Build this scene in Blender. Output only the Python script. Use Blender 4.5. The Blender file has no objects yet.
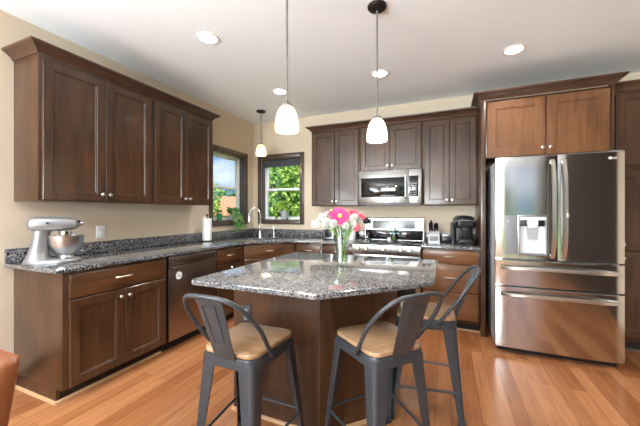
import bpy, bmesh, math, random
from mathutils import Vector, Matrix
random.seed(7)
SC = bpy.context.scene
COL = SC.collection
PI = math.pi
R = math.radians

# ------------------------------------------------------------------ camera
cam_d = bpy.data.cameras.new('camera'); cam = bpy.data.objects.new('camera', cam_d); COL.objects.link(cam)
cam.location = (2.949, -4.1662, 1.2859); cam.rotation_euler = (PI/2, 0, R(22.845))
cam_d.sensor_width = 36; cam_d.lens = 302.04/640*36; cam_d.shift_y = -1.14/640
cam_d.clip_start = 0.05; cam_d.clip_end = 400
SC.camera = cam

# ------------------------------------------------------------------ view
SC.view_settings.view_transform = 'Standard'; SC.view_settings.look = 'None'
SC.view_settings.gamma = 1; SC.view_settings.use_curve_mapping = False
SC.view_settings.exposure = 0.52

# ------------------------------------------------------------------ sky, sun, added fill lamps behind the camera
w = bpy.data.worlds.new('sky'); SC.world = w; w.use_nodes = True
nt = w.node_tree; nt.nodes.clear()
o_ = nt.nodes.new('ShaderNodeOutputWorld'); bg = nt.nodes.new('ShaderNodeBackground')
tc = nt.nodes.new('ShaderNodeTexCoord'); nz = nt.nodes.new('ShaderNodeTexNoise'); mpg = nt.nodes.new('ShaderNodeMapping')
rp = nt.nodes.new('ShaderNodeValToRGB')
mpg.inputs['Scale'].default_value = (1, 1, 2.6)
nz.inputs['Scale'].default_value = 3.2; nz.inputs['Detail'].default_value = 8
rp.color_ramp.elements[0].position = 0.52; rp.color_ramp.elements[0].color = (0.20, 0.37, 0.66, 1)
rp.color_ramp.elements[1].position = 0.70; rp.color_ramp.elements[1].color = (0.95, 0.96, 0.98, 1)
nt.links.new(tc.outputs['Generated'], mpg.inputs['Vector']); nt.links.new(mpg.outputs['Vector'], nz.inputs['Vector'])
nt.links.new(nz.outputs['Fac'], rp.inputs['Fac']); nt.links.new(rp.outputs['Color'], bg.inputs['Color'])
nt.links.new(bg.outputs['Background'], o_.inputs['Surface'])
bg.inputs['Strength'].default_value = 1.05

def light(name, kind, loc, rot, power, color=(1, 1, 1), parent=None, **k):
    d = bpy.data.lights.new(name, kind); d.energy = power; d.color = color
    for a, v in k.items(): setattr(d, a, v)
    o = bpy.data.objects.new(name, d); COL.objects.link(o)
    o.location = loc; o.rotation_euler = rot
    if parent: o.parent = parent
    return o

light('sun', 'SUN', (0, -20, 20), (R(42), 0, R(25)), 5.5, (1, 0.96, 0.9), angle=R(0.6))
FILL_COL = (0.88, 0.95, 1.0)
light('front_fill', 'AREA', (1.7, -7.60, 1.5), (R(90+46), 0, 0), 275, FILL_COL, shape='RECTANGLE', size=2.2, size_y=1.4)  # added fill lamp out of view, tilted up to brighten the ceiling
light('side_fill', 'AREA', (0.06, -5.9, 1.5), (R(90+46), 0, R(-90)), 215, FILL_COL, shape='RECTANGLE', size=2.4, size_y=1.4)  # second unseen fill, added at the left wall and aimed upwards

# ------------------------------------------------------------------ materials
def mat(name, color=(0.5, 0.5, 0.5), rough=0.5, metal=0.0, spec=0.5, coat=0.0, emit=None, estr=0.0, trans=0.0, ior=1.45, aniso=0.0):
    m = bpy.data.materials.new(name); m.use_nodes = True
    b = m.node_tree.nodes['Principled BSDF']
    b.inputs['Base Color'].default_value = (*color, 1); b.inputs['Roughness'].default_value = rough
    b.inputs['Metallic'].default_value = metal; b.inputs['Specular IOR Level'].default_value = spec
    b.inputs['Coat Weight'].default_value = coat; b.inputs['Coat Roughness'].default_value = 0.1
    b.inputs['Transmission Weight'].default_value = trans; b.inputs['IOR'].default_value = ior
    b.inputs['Anisotropic'].default_value = aniso
    if emit: b.inputs['Emission Color'].default_value = (*emit, 1); b.inputs['Emission Strength'].default_value = estr
    return m

def N(m, t, **k):
    n = m.node_tree.nodes.new(t)
    for a, v in k.items():
        if a in n.inputs: n.inputs[a].default_value = v
        else: setattr(n, a, v)
    return n
def L(m, a, b): m.node_tree.links.new(a, b)
def ramp(m, pts):
    r = N(m, 'ShaderNodeValToRGB'); e = r.color_ramp.elements
    while len(e) < len(pts): e.new(0.5)
    for i, (p, c) in enumerate(pts): e[i].position = p; e[i].color = (*c, 1)
    return r
def bump(m, src, strength, dist=0.01):
    b = m.node_tree.nodes['Principled BSDF']; n = N(m, 'ShaderNodeBump', Strength=strength, Distance=dist)
    L(m, src, n.inputs['Height']); L(m, n.outputs['Normal'], b.inputs['Normal'])

def wood(name, c0, c1, scale=(18, 18, 1.6), rough=0.32, coat=0.25):
    m = mat(name, c0, rough, coat=coat); b = m.node_tree.nodes['Principled BSDF']
    t = N(m, 'ShaderNodeTexCoord'); oi = N(m, 'ShaderNodeObjectInfo')
    ad = N(m, 'ShaderNodeVectorMath', operation='ADD'); mu = N(m, 'ShaderNodeVectorMath', operation='SCALE'); mu.inputs['Scale'].default_value = 7.0
    cx_ = N(m, 'ShaderNodeCombineXYZ')
    for i in range(3): L(m, oi.outputs['Random'], cx_.inputs[i])
    L(m, cx_.outputs[0], mu.inputs[0]); L(m, t.outputs['Object'], ad.inputs[0]); L(m, mu.outputs[0], ad.inputs[1])
    mp = N(m, 'ShaderNodeMapping'); mp.inputs['Scale'].default_value = scale; L(m, ad.outputs[0], mp.inputs['Vector'])
    n1 = N(m, 'ShaderNodeTexNoise', Scale=1.0, Detail=8.0, Roughness=0.65, Distortion=1.2); L(m, mp.outputs[0], n1.inputs['Vector'])
    n2 = N(m, 'ShaderNodeTexNoise', Scale=3.0, Detail=2.0); L(m, ad.outputs[0], n2.inputs['Vector'])
    mx = N(m, 'ShaderNodeMath', operation='ADD'); sc = N(m, 'ShaderNodeMath', operation='MULTIPLY'); sc.inputs[1].default_value = 0.45
    L(m, n2.outputs['Fac'], sc.inputs[0]); L(m, n1.outputs['Fac'], mx.inputs[0]); L(m, sc.outputs[0], mx.inputs[1])
    r = ramp(m, [(0.50, c0), (0.92, c1)]); L(m, mx.outputs[0], r.inputs['Fac']); L(m, r.outputs['Color'], b.inputs['Base Color'])
    bump(m, n1.outputs['Fac'], 0.06, 0.003)
    return m

WV = wood('dark_stained_maple', (0.026, 0.0110, 0.0052), (0.086, 0.0375, 0.0165))
WH = wood('dark_stained_maple_drawer', (0.034, 0.0135, 0.0056), (0.112, 0.048, 0.0185), scale=(1.6, 18, 18))
WF = wood('lit_stained_maple', (0.095, 0.038, 0.015), (0.19, 0.082, 0.033))  # same dark maple, with the light on the doors put into its colour
WFH = wood('lit_stained_maple_drawer', (0.105, 0.042, 0.016), (0.24, 0.105, 0.042), scale=(1.6, 18, 18))  # drawer grain version, brightened in colour for lit fronts
WCROWN = wood('dark_crown_wood', (0.042, 0.019, 0.011), (0.085, 0.040, 0.022), scale=(2, 2, 18))
WTRIM = wood('window_casing_wood', (0.052, 0.038, 0.032), (0.105, 0.076, 0.062))
SEATW = wood('elm_seat_wood', (0.25, 0.135, 0.065), (0.46, 0.29, 0.165), scale=(3, 26, 26), rough=0.30, coat=0.3)
REFLDARK = wood('dark_reflection_panel', (0.018, 0.010, 0.007), (0.036, 0.02, 0.013), rough=0.9, coat=0.0)  # unseen dark wall surface, added to darken the refrigerator's reflection
REFLDARK.node_tree.nodes['Principled BSDF'].inputs['Specular IOR Level'].default_value = 0.1
TOE = mat('toe_kick_black', (0.018, 0.012, 0.010), 0.6)
SHOE = wood('shoe_moulding', (0.36, 0.2, 0.10), (0.52, 0.32, 0.17), scale=(3, 3, 20))

def granite(name, vs, pts):
    m = mat(name, (0.1, 0.1, 0.1), 0.10, spec=0.55, coat=0.7); b = m.node_tree.nodes['Principled BSDF']
    t = N(m, 'ShaderNodeTexCoord')
    v = N(m, 'ShaderNodeTexVoronoi', Scale=vs, Randomness=1.0); L(m, t.outputs['Object'], v.inputs['Vector'])
    n = N(m, 'ShaderNodeTexNoise', Scale=62.0, Detail=5.0, Roughness=0.75); L(m, t.outputs['Object'], n.inputs['Vector'])
    sx = N(m, 'ShaderNodeSeparateColor'); L(m, v.outputs['Color'], sx.inputs[0])
    a = N(m, 'ShaderNodeMath', operation='MULTIPLY'); a.inputs[1].default_value = 0.55; L(m, sx.outputs[0], a.inputs[0])
    a2 = N(m, 'ShaderNodeMath', operation='MULTIPLY_ADD'); a2.inputs[1].default_value = 0.9; L(m, n.outputs['Fac'], a2.inputs[0]); L(m, a.outputs[0], a2.inputs[2])
    r = ramp(m, pts)
    L(m, a2.outputs[0], r.inputs['Fac']); L(m, r.outputs['Color'], b.inputs['Base Color'])
    return m
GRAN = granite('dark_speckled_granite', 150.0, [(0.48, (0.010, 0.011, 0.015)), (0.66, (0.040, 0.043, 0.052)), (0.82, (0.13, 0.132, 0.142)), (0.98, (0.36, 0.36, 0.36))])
GRANI = granite('ceiling_sheen_granite', 185.0, [(0.46, (0.022, 0.023, 0.026)), (0.64, (0.075, 0.076, 0.082)), (0.80, (0.155, 0.155, 0.158)), (0.97, (0.30, 0.298, 0.295))])  # island copy of the stone, ceiling reflection mixed into a lighter colour

def floor_mat():
    m = mat('hardwood_planks', (0.5, 0.25, 0.1), 0.22, coat=0.25); b = m.node_tree.nodes['Principled BSDF']
    b.inputs['Coat Roughness'].default_value = 0.08
    t = N(m, 'ShaderNodeTexCoord'); sp = N(m, 'ShaderNodeSeparateXYZ'); cb = N(m, 'ShaderNodeCombineXYZ')
    L(m, t.outputs['Object'], sp.inputs[0]); L(m, sp.outputs['Y'], cb.inputs['X']); L(m, sp.outputs['X'], cb.inputs['Y'])
    br = N(m, 'ShaderNodeTexBrick', offset=0.37, offset_frequency=2, squash=1.0)
    br.inputs['Scale'].default_value = 1.0; br.inputs['Brick Width'].default_value = 1.05; br.inputs['Row Height'].default_value = 0.09
    br.inputs['Mortar Size'].default_value = 0.0011; br.inputs['Mortar Smooth'].default_value = 0.1; br.inputs['Bias'].default_value = 0.0
    br.inputs['Color1'].default_value = (0.29, 0.110, 0.040, 1); br.inputs['Color2'].default_value = (0.455, 0.205, 0.090, 1)
    br.inputs['Mortar'].default_value = (0.16, 0.06, 0.025, 1)
    L(m, cb.outputs[0], br.inputs['Vector'])
    mp = N(m, 'ShaderNodeMapping'); mp.inputs['Scale'].default_value = (2.0, 26, 1); L(m, cb.outputs[0], mp.inputs['Vector'])
    n1 = N(m, 'ShaderNodeTexNoise', Scale=1.0, Detail=7.0, Roughness=0.6, Distortion=1.5); L(m, mp.outputs[0], n1.inputs['Vector'])
    r = ramp(m, [(0.3, (0.72, 0.66, 0.6)), (0.7, (1.12, 1.1, 1.08))]); L(m, n1.outputs['Fac'], r.inputs['Fac'])
    mx = N(m, 'ShaderNodeMix', data_type='RGBA', blend_type='MULTIPLY'); mx.inputs[0].default_value = 0.8
    L(m, br.outputs['Color'], mx.inputs[6]); L(m, r.outputs['Color'], mx.inputs[7]); L(m, mx.outputs[2], b.inputs['Base Color'])
    bump(m, br.outputs['Fac'], -0.15, 0.002)
    return m
FLOOR = floor_mat()

def painted(name, c, s=0.02):
    m = mat(name, c, 0.75, spec=0.3); t = N(m, 'ShaderNodeTexCoord'); n = N(m, 'ShaderNodeTexNoise', Scale=90.0, Detail=3.0)
    L(m, t.outputs['Object'], n.inputs['Vector']); bump(m, n.outputs['Fac'], s, 0.004); return m
WALL = painted('beige_wall_paint', (0.64, 0.54, 0.415), 0.06)
CEIL = painted('ceiling_white', (0.90, 0.945, 0.985), 0.15)
WHITE = mat('white_plastic', (0.82, 0.82, 0.80), 0.35)
VINYL = mat('white_vinyl', (0.85, 0.86, 0.87), 0.4)

def steel_mat(name, c, rough, scl=(2, 2, 260)):
    m = mat(name, c, rough, metal=1.0); t = N(m, 'ShaderNodeTexCoord'); mp = N(m, 'ShaderNodeMapping'); mp.inputs['Scale'].default_value = scl
    n = N(m, 'ShaderNodeTexNoise', Scale=1.0, Detail=2.0); L(m, t.outputs['Object'], mp.inputs['Vector']); L(m, mp.outputs[0], n.inputs['Vector'])
    bump(m, n.outputs['Fac'], 0.008, 0.0005); return m
STEEL = steel_mat('brushed_steel', (0.43, 0.425, 0.415), 0.27)
FSTEEL = steel_mat('fridge_steel', (0.58, 0.575, 0.56), 0.13, (260, 2, 2))
DARKSTEEL = steel_mat('bronze_steel', (0.30, 0.25, 0.225), 0.28)
CHROME = mat('chrome', (0.86, 0.86, 0.86), 0.12, metal=1.0)
NICKEL = mat('satin_nickel', (0.70, 0.68, 0.64), 0.28, metal=1.0)
GUN = mat('gunmetal_paint', (0.046, 0.050, 0.057), 0.32, metal=0.2)
BLACK = mat('black_plastic', (0.012, 0.012, 0.014), 0.3)
BLACKGL = mat('black_glass', (0.008, 0.008, 0.009), 0.05, spec=0.6)
RUBBER = mat('black_rubber', (0.015, 0.015, 0.015), 0.7)
GREYPL = mat('grey_plastic', (0.20, 0.205, 0.215), 0.45)
FSIDE = mat('fridge_side_grey', (0.52, 0.53, 0.55), 0.45, metal=0.3)
SILVER = mat('silver_paint', (0.27, 0.272, 0.278), 0.34, metal=0.5)
BRONZE = mat('oil_rubbed_bronze', (0.028, 0.024, 0.022), 0.45, metal=0.6)
ROD = mat('pendant_rod_bronze', (0.24, 0.215, 0.20), 0.4, metal=0.6)
def glow_glass(name, col, emit, e):
    m = mat(name, col, 0.4, emit=emit, estr=e); t = m.node_tree; b = t.nodes['Principled BSDF']; o = t.nodes['Material Output']
    tr = t.nodes.new('ShaderNodeBsdfTranslucent'); tr.inputs['Color'].default_value = (*col, 1); mx = t.nodes.new('ShaderNodeMixShader'); mx.inputs[0].default_value = 0.62
    t.links.new(b.outputs[0], mx.inputs[1]); t.links.new(tr.outputs[0], mx.inputs[2]); t.links.new(mx.outputs[0], o.inputs[0]); return m
SHADE = glow_glass('frosted_glass_shade', (0.92, 0.89, 0.82), (1.0, 0.9, 0.7), 0.5)
SHADELOW = glow_glass('amber_glass_shade', (0.88, 0.74, 0.5), (1.0, 0.75, 0.42), 0.4)
SHADEDIM = glow_glass('cream_glass_shade', (0.86, 0.74, 0.52), (1.0, 0.82, 0.5), 0.25)
CANLENS = mat('lit_lamp_lens', (1, 1, 1), 0.5, emit=(1.0, 0.95, 0.86), estr=6.0)
LEATHER = mat('brown_leather', (0.22, 0.075, 0.028), 0.35)
CHAIRW = wood('chair_leg_wood', (0.05, 0.022, 0.011), (0.1, 0.045, 0.022))
PAPER = mat('white_paper', (0.86, 0.86, 0.85), 0.8)
TERRA = mat('terracotta_roof', (0.62, 0.235, 0.125), 0.8)
PLASTER = mat('house_plaster', (0.6, 0.5, 0.38), 0.8)
BARK = mat('bark', (0.12, 0.085, 0.06), 0.9)
GRASSM = mat('lawn_green', (0.16, 0.32, 0.05), 0.9)
PINK = mat('hot_pink_petals', (0.72, 0.02, 0.15), 0.55)
CORAL = mat('coral_pink_petals', (0.80, 0.13, 0.21), 0.55)
WHITEP = mat('white_petals', (0.60, 0.61, 0.55), 0.6)
YELLOW = mat('yellow_centre', (0.80, 0.50, 0.08), 0.7)
STEMG = mat('flower_stem_green', (0.30, 0.50, 0.10), 0.5)
LEAFG = mat('leaf_green', (0.12, 0.33, 0.075), 0.35)
LEAFY = mat('leaf_lime', (0.26, 0.42, 0.06), 0.45)
POTG = mat('grey_pot', (0.36, 0.38, 0.41), 0.5)
POTGR = mat('green_pot', (0.05, 0.30, 0.14), 0.4)
SHADEFAB = mat('dark_blind_fabric', (0.05, 0.052, 0.06), 0.7)
OUTBR = mat('dark_grey_outlet', (0.03, 0.03, 0.033), 0.35)

def leafmat(name, c0, c1):
    m = mat(name, c0, 0.6); b = m.node_tree.nodes['Principled BSDF']
    t = N(m, 'ShaderNodeTexCoord'); n = N(m, 'ShaderNodeTexNoise', Scale=2.2, Detail=4.0); L(m, t.outputs['Object'], n.inputs['Vector'])
    r = ramp(m, [(0.35, c0), (0.65, c1)]); L(m, n.outputs['Fac'], r.inputs['Fac']); L(m, r.outputs['Color'], b.inputs['Base Color']); return m
TREEL = leafmat('tree_leaves', (0.16, 0.30, 0.04), (0.52, 0.66, 0.17))
TREED = leafmat('deep_tree_leaves', (0.05, 0.13, 0.03), (0.19, 0.34, 0.07))

def facing(t, a, b):
    lw = t.nodes.new('ShaderNodeLayerWeight'); lw.inputs['Blend'].default_value = 0.5
    pw = t.nodes.new('ShaderNodeMath'); pw.operation = 'POWER'; pw.inputs[1].default_value = 4.0
    ma = t.nodes.new('ShaderNodeMath'); ma.operation = 'MULTIPLY_ADD'; ma.inputs[1].default_value = b; ma.inputs[2].default_value = a
    t.links.new(lw.outputs['Facing'], pw.inputs[0]); t.links.new(pw.outputs[0], ma.inputs[0]); return ma
def pane_mat():
    m = bpy.data.materials.new('window_glass'); m.use_nodes = True; t = m.node_tree; t.nodes.clear()
    o = t.nodes.new('ShaderNodeOutputMaterial'); mx = t.nodes.new('ShaderNodeMixShader'); tr = t.nodes.new('ShaderNodeBsdfTransparent')
    gl = t.nodes.new('ShaderNodeBsdfGlossy'); gl.inputs['Roughness'].default_value = 0.02; fr = facing(t, 0.03, 0.7)
    tr.inputs['Color'].default_value = (0.95, 0.97, 0.96, 1)
    t.links.new(fr.outputs[0], mx.inputs[0]); t.links.new(tr.outputs[0], mx.inputs[1]); t.links.new(gl.outputs[0], mx.inputs[2]); t.links.new(mx.outputs[0], o.inputs[0]); return m
PANE = pane_mat()
def thin_glass(name, col):
    m = bpy.data.materials.new(name); m.use_nodes = True; t = m.node_tree; t.nodes.clear()
    o = t.nodes.new('ShaderNodeOutputMaterial'); mx = t.nodes.new('ShaderNodeMixShader'); tr = t.nodes.new('ShaderNodeBsdfTransparent')
    gl = t.nodes.new('ShaderNodeBsdfGlossy'); gl.inputs['Roughness'].default_value = 0.03; fr = facing(t, 0.10, 1.0)
    tr.inputs['Color'].default_value = (*col, 1)
    t.links.new(fr.outputs[0], mx.inputs[0]); t.links.new(tr.outputs[0], mx.inputs[1]); t.links.new(gl.outputs[0], mx.inputs[2]); t.links.new(mx.outputs[0], o.inputs[0]); return m
VGLASS = thin_glass('clear_vase_glass', (0.93, 0.96, 0.95))
BGLASS = thin_glass('bottle_glass', (0.62, 0.72, 0.70))

# ------------------------------------------------------------------ mesh helpers
def bm_(): return bmesh.new()
def box(bm, x0, x1, y0, y1, z0, z1, bev=0.0, mi=0):
    r = bmesh.ops.create_cube(bm, size=1.0, matrix=Matrix.Translation(((x0+x1)/2, (y0+y1)/2, (z0+z1)/2)) @ Matrix.Diagonal((abs(x1-x0), abs(y1-y0), abs(z1-z0), 1)))
    vs = r['verts']; fs = set(f for v in vs for f in v.link_faces)
    for f in fs: f.material_index = mi
    if bev > 0:
        es = list(set(e for v in vs for e in v.link_edges))
        q = bmesh.ops.bevel(bm, geom=es, offset=bev, segments=2, profile=0.5, affect='EDGES')
        for f in q['faces']: f.material_index = mi
    return vs
def rings(bm, rl, cap0=True, cap1=True, mi=0, closed=True):
    """bridge a list of rings (lists of points) of equal length"""
    V = [[bm.verts.new(p) for p in r] for r in rl]; n = len(rl[0])
    for a, b in zip(V, V[1:]):
        for i in range(n if closed else n-1):
            j = (i+1) % n
            try: f = bm.faces.new((a[i], a[j], b[j], b[i])); f.material_index = mi
            except ValueError: pass
    for c, r, rev in ((cap0, V[0], True), (cap1, V[-1], False)):
        if c:
            f = bm.faces.new(list(reversed(r)) if rev else r); f.material_index = mi
    return V
def tube(bm, pts, rad, seg=10, mi=0, caps=True):
    pts = [Vector(p) for p in pts]; n = len(pts)
    rads = rad if isinstance(rad, (list, tuple)) else [rad]*n
    rl = []; up = None
    for i, p in enumerate(pts):
        d = (pts[min(i+1, n-1)] - pts[max(i-1, 0)]).normalized()
        if up is None:
            up = d.orthogonal().normalized()
        up = (up - d*up.dot(d)).normalized(); s = d.cross(up)
        rl.append([p + (up*math.cos(a) + s*math.sin(a))*rads[i] for a in (2*PI*k/seg for k in range(seg))])
    return rings(bm, rl, caps, caps, mi)
def lathe(bm, prof, M=None, seg=24, mi=0, cap0=True, cap1=True):
    """profile [(radius, height)] about z"""
    M = M or Matrix()
    rl = [[M @ Vector((max(r, 1e-4)*math.cos(a), max(r, 1e-4)*math.sin(a), z)) for a in (2*PI*k/seg for k in range(seg))] for r, z in prof]
    return rings(bm, rl, cap0, cap1, mi)
def prism(bm, poly, z0, z1, mi=0):
    return rings(bm, [[(x, y, z0) for x, y in poly], [(x, y, z1) for x, y in poly]], mi=mi)
def sweep_plan(bm, path, prof, z, mi=0):
    """profile (out, up) swept along a plan path, outward is to the right of travel, mitred corners"""
    P = [Vector((p[0], p[1])) for p in path]; n = len(P); rl = []
    for i in range(n):
        ds = []
        if i > 0: ds.append((P[i]-P[i-1]).normalized())
        if i < n-1: ds.append((P[i+1]-P[i]).normalized())
        ns = [Vector((d.y, -d.x)) for d in ds]
        mvec = ns[0] if len(ns) == 1 else (ns[0]+ns[1])/(1+ns[0].dot(ns[1]))
        rl.append([(P[i].x+mvec.x*a, P[i].y+mvec.y*a, z+b) for a, b in prof])
    return rings(bm, rl, mi=mi)
def obj(name, bm, mats, parent=None, smooth=35, loc=None):
    bmesh.ops.recalc_face_normals(bm, faces=bm.faces)
    me = bpy.data.meshes.new(name); bm.to_mesh(me); bm.free()
    for m in (mats if isinstance(mats, (list, tuple)) else [mats]): me.materials.append(m)
    if smooth:
        for p in me.polygons: p.use_smooth = True
        me.set_sharp_from_angle(angle=R(smooth))
    o = bpy.data.objects.new(name, me); COL.objects.link(o)
    if parent: o.parent = parent
    if loc: o.location = loc
    return o
def tag(o, label=None, cat=None, group=None, kind=None):
    if label: o['label'] = label
    if cat: o['category'] = cat
    if group: o['group'] = group
    if kind: o['kind'] = kind
    return o
def thing(name, label, cat, loc=(0, 0, 0), rz=0.0, group=None):
    o = bpy.data.objects.new(name, None); COL.objects.link(o); o.empty_display_size = 0.1
    o.location = loc; o.rotation_euler = (0, 0, rz); return tag(o, label, cat, group)
def struct(name, bm, m, smooth=35): return tag(obj(name, bm, m, None, smooth), kind='structure')
def dup(root, loc, rz, label=None, group=None):
    r = root.copy(); COL.objects.link(r); r.location = loc; r.rotation_euler = (0, 0, rz)
    if label: r['label'] = label
    if group: r['group'] = group
    for ch in list(root.children):
        c = ch.copy(); COL.objects.link(c); c.parent = r
        for g in list(ch.children):
            d = g.copy(); COL.objects.link(d); d.parent = c
    return r
def round_poly(poly, rad, seg=5):
    """round the corners of a polygon"""
    out = []; n = len(poly)
    rads = rad if isinstance(rad, (list, tuple)) else [rad]*n
    for i in range(n):
        p = Vector(poly[i]); a = Vector(poly[i-1]); b = Vector(poly[(i+1) % n]); r = rads[i]
        if r <= 0: out.append((p.x, p.y)); continue
        u = (a-p).normalized(); v = (b-p).normalized(); th = u.angle(v); t = r/math.tan(th/2)
        t = min(t, (a-p).length*0.49, (b-p).length*0.49); rr = t*math.tan(th/2)
        c = p + (u+v).normalized()*(rr/math.sin(th/2)); s = p+u*t; e = p+v*t
        a0 = math.atan2(s.y-c.y, s.x-c.x); a1 = math.atan2(e.y-c.y, e.x-c.x); d = a1-a0
        while d > PI: d -= 2*PI
        while d < -PI: d += 2*PI
        for k in range(seg+1): out.append((c.x+rr*math.cos(a0+d*k/seg), c.y+rr*math.sin(a0+d*k/seg)))
    return out
def area2(poly): return sum(poly[i-1][0]*poly[i][1]-poly[i][0]*poly[i-1][1] for i in range(len(poly)))/2
def inset_poly(poly, d):
    """move polygon edges inwards by d (mitred)"""
    s = 1 if area2(poly) > 0 else -1; out = []; n = len(poly)
    for i in range(n):
        p = Vector(poly[i]); d0 = (p-Vector(poly[i-1])).normalized(); d1 = (Vector(poly[(i+1) % n])-p).normalized()
        n0 = Vector((-d0.y, d0.x))*s; n1 = Vector((-d1.y, d1.x))*s
        q = p + (n0+n1)/(1+n0.dot(n1))*d; out.append((q.x, q.y))
    return out
def slab(bm, poly, z0, z1, e=0.006):
    pr = [(e, z0), (0.0015, z0+e*0.3), (0, z0+e), (0, z1-e), (0.0015, z1-e*0.3), (e, z1)]
    return rings(bm, [[(x, y, z) for x, y in (inset_poly(poly, a) if a else poly)] for a, z in pr])

# ------------------------------------------------------------------ the setting
H = 2.733; YB = -7.7; XR = 5.06; T = 0.16
bm = bm_(); box(bm, -T, XR+T, YB-T, T, -0.1, 0); struct('floor', bm, FLOOR, 0)
bm = bm_(); box(bm, -T, XR+T, YB-T, T, H, H+0.12); struct('ceiling', bm, CEIL, 0)
def wall_x(bm, x0, x1, ya, yb, holes):        # wall running along y with holes (y0,y1,z0,z1)
    cur = ya
    for a, b, z0, z1 in sorted(holes):
        if a > cur: box(bm, x0, x1, cur, a, 0, H)
        if z0 > 0: box(bm, x0, x1, a, b, 0, z0)
        box(bm, x0, x1, a, b, z1, H); cur = b
    box(bm, x0, x1, cur, yb, 0, H)
def wall_y(bm, y0, y1, xa, xb, holes):
    cur = xa
    for a, b, z0, z1 in sorted(holes):
        if a > cur: box(bm, cur, a, y0, y1, 0, H)
        if z0 > 0: box(bm, a, b, y0, y1, 0, z0)
        box(bm, a, b, y0, y1, z1, H); cur = b
    box(bm, cur, xb, y0, y1, 0, H)
WZ0, WZ1 = 1.150, 2.140
LWY0, LWY1 = -0.945, -0.238            # left window opening
BWX0, BWX1 = 0.163, 0.868             # back window opening
bm = bm_(); wall_x(bm, -T, 0, YB-T, T, [(-7.15, -4.65, 0.75, 2.25), (LWY0, LWY1, WZ0, WZ1)]); struct('wall_left', bm, WALL, 0)
bm = bm_(); wall_y(bm, 0, T, 0, XR, [(BWX0, BWX1, WZ0, WZ1)]); struct('wall_back', bm, WALL, 0)
bm = bm_(); box(bm, XR, XR+T, -2.2, T, 0, H); box(bm, XR, XR+T, YB-T, -2.2, 0, H, mi=1); struct('wall_right', bm, [WALL, REFLDARK], 0)
bm = bm_(); wall_y(bm, YB-T, YB, 0, XR, [(0.6, 2.8, 0.8, 2.2), (3.30, 5.0, 0.02, 2.66)]); struct('wall_front', bm, WALL, 0)

def make_window(name, rot, loc, wd, blind):
    """local: x along the wall, room is -y, wall face at y=0; z from sill 0"""
    hh = WZ1-WZ0
    root = bpy.data.objects.new(name, None); COL.objects.link(root); root.location = loc; root.rotation_euler = (0, 0, rot); root['kind'] = 'structure'
    b = bm_(); c = 0.066
    for x0, x1, z0, z1 in ((-c, 0, -c*0.9, hh+c), (wd, wd+c, -c*0.9, hh+c), (0, wd, hh, hh+c), (0, wd, -c*0.9, 0)):
        box(b, x0, x1, -0.018, 0, z0, z1, 0.003)
    obj('casing', b, WTRIM, root)
    b = bm_(); j = 0.015                       # deep dark jamb lining
    box(b, 0, j, 0.001, 0.085, 0, hh); box(b, wd-j, wd, 0.001, 0.085, 0, hh); box(b, j, wd-j, 0.001, 0.085, hh-j, hh); box(b, j, wd-j, 0.001, 0.085, 0, j)
    obj('jamb', b, WTRIM, root)
    b = bm_(); f = 0.026; y0, y1 = 0.085, 0.150   # vinyl frame
    box(b, 0, f, y0, y1, 0, hh, 0.003); box(b, wd-f, wd, y0, y1, 0, hh, 0.003); box(b, f, wd-f, y0, y1, hh-f, hh, 0.003); box(b, f, wd-f, y0, y1, 0, f, 0.003)
    obj('window_frame', b, VINYL, root)
    mid = hh*0.50
    for nm, z0, z1, dy in (('sash', f, mid+0.02, 0.092), ('sash', mid-0.02, hh-f, 0.120)):
        b = bm_(); s = 0.032; ya, yb = dy, dy+0.024
        box(b, f, f+s, ya, yb, z0, z1, 0.003); box(b, wd-f-s, wd-f, ya, yb, z0, z1, 0.003)
        box(b, f+s, wd-f-s, ya, yb, z0, z0+s, 0.003); box(b, f+s, wd-f-s, ya, yb, z1-s, z1, 0.003)
        so = obj(nm, b, VINYL, root)
        b = bm_(); box(b, f+s, wd-f-s, dy+0.010, dy+0.014, z0+s, z1-s); obj('pane', b, PANE, so, 0)
    if blind:
        bl = bm_(); tube(bl, [(j+0.006, 0.05, hh-j-0.03), (wd-j-0.006, 0.05, hh-j-0.03)], 0.024, 12)
        box(bl, j+0.012, wd-j-0.012, 0.030, 0.034, hh-0.125, hh-j-0.03); tube(bl, [(j+0.012, 0.032, hh-0.125), (wd-j-0.012, 0.032, hh-0.125)], 0.008, 8)
        obj('roller_blind', bl, SHADEFAB, root)
    return root
make_window('window_1', R(90), (0, LWY0, WZ0), LWY1-LWY0, False)
make_window('window_2', 0, (BWX0, 0, WZ0), BWX1-BWX0, True)
# wall behind the camera: unseen window added for the fill lamp, and patio door
for nm, x0, x1, z0, z1 in (('added_window_front', 0.6, 2.8, 0.8, 2.2), ('door_1', 3.30, 5.0, 0.02, 2.66)):
    b = bm_(); m_ = (x0+x1)/2
    for a0, a1, c0, c1 in ((x0, x0+.06, z0, z1), (x1-.06, x1, z0, z1), (m_-.04, m_+.04, z0, z1), (x0+.06, m_-.04, z1-.06, z1), (m_+.04, x1-.06, z1-.06, z1), (x0+.06, m_-.04, z0, z0+.06), (m_+.04, x1-.06, z0, z0+.06)):
        box(b, a0, a1, YB-0.10, YB-0.04, c0, c1)
    struct(nm, b, VINYL, 0)
b = bm_()
for a0, a1, c0, c1 in ((-7.15, -7.09, .75, 2.25), (-4.71, -4.65, .75, 2.25), (-5.93, -5.87, .75, 2.25), (-7.09, -4.71, .75, .81), (-7.09, -4.71, 2.19, 2.25)): box(b, -0.10, -0.04, a0, a1, c0, c1)
struct('added_window_side', b, VINYL, 0)  # unseen window added around the side fill lamp
for nm, pth in (('baseboard_left', [(0, YB), (0, -3.02)]),):
    b = bm_(); sweep_plan(b, pth, [(0, 0), (0.014, 0), (0.014, 0.09), (0.006, 0.11), (0, 0.11)], 0.0); struct(nm, b, WTRIM)

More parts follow.
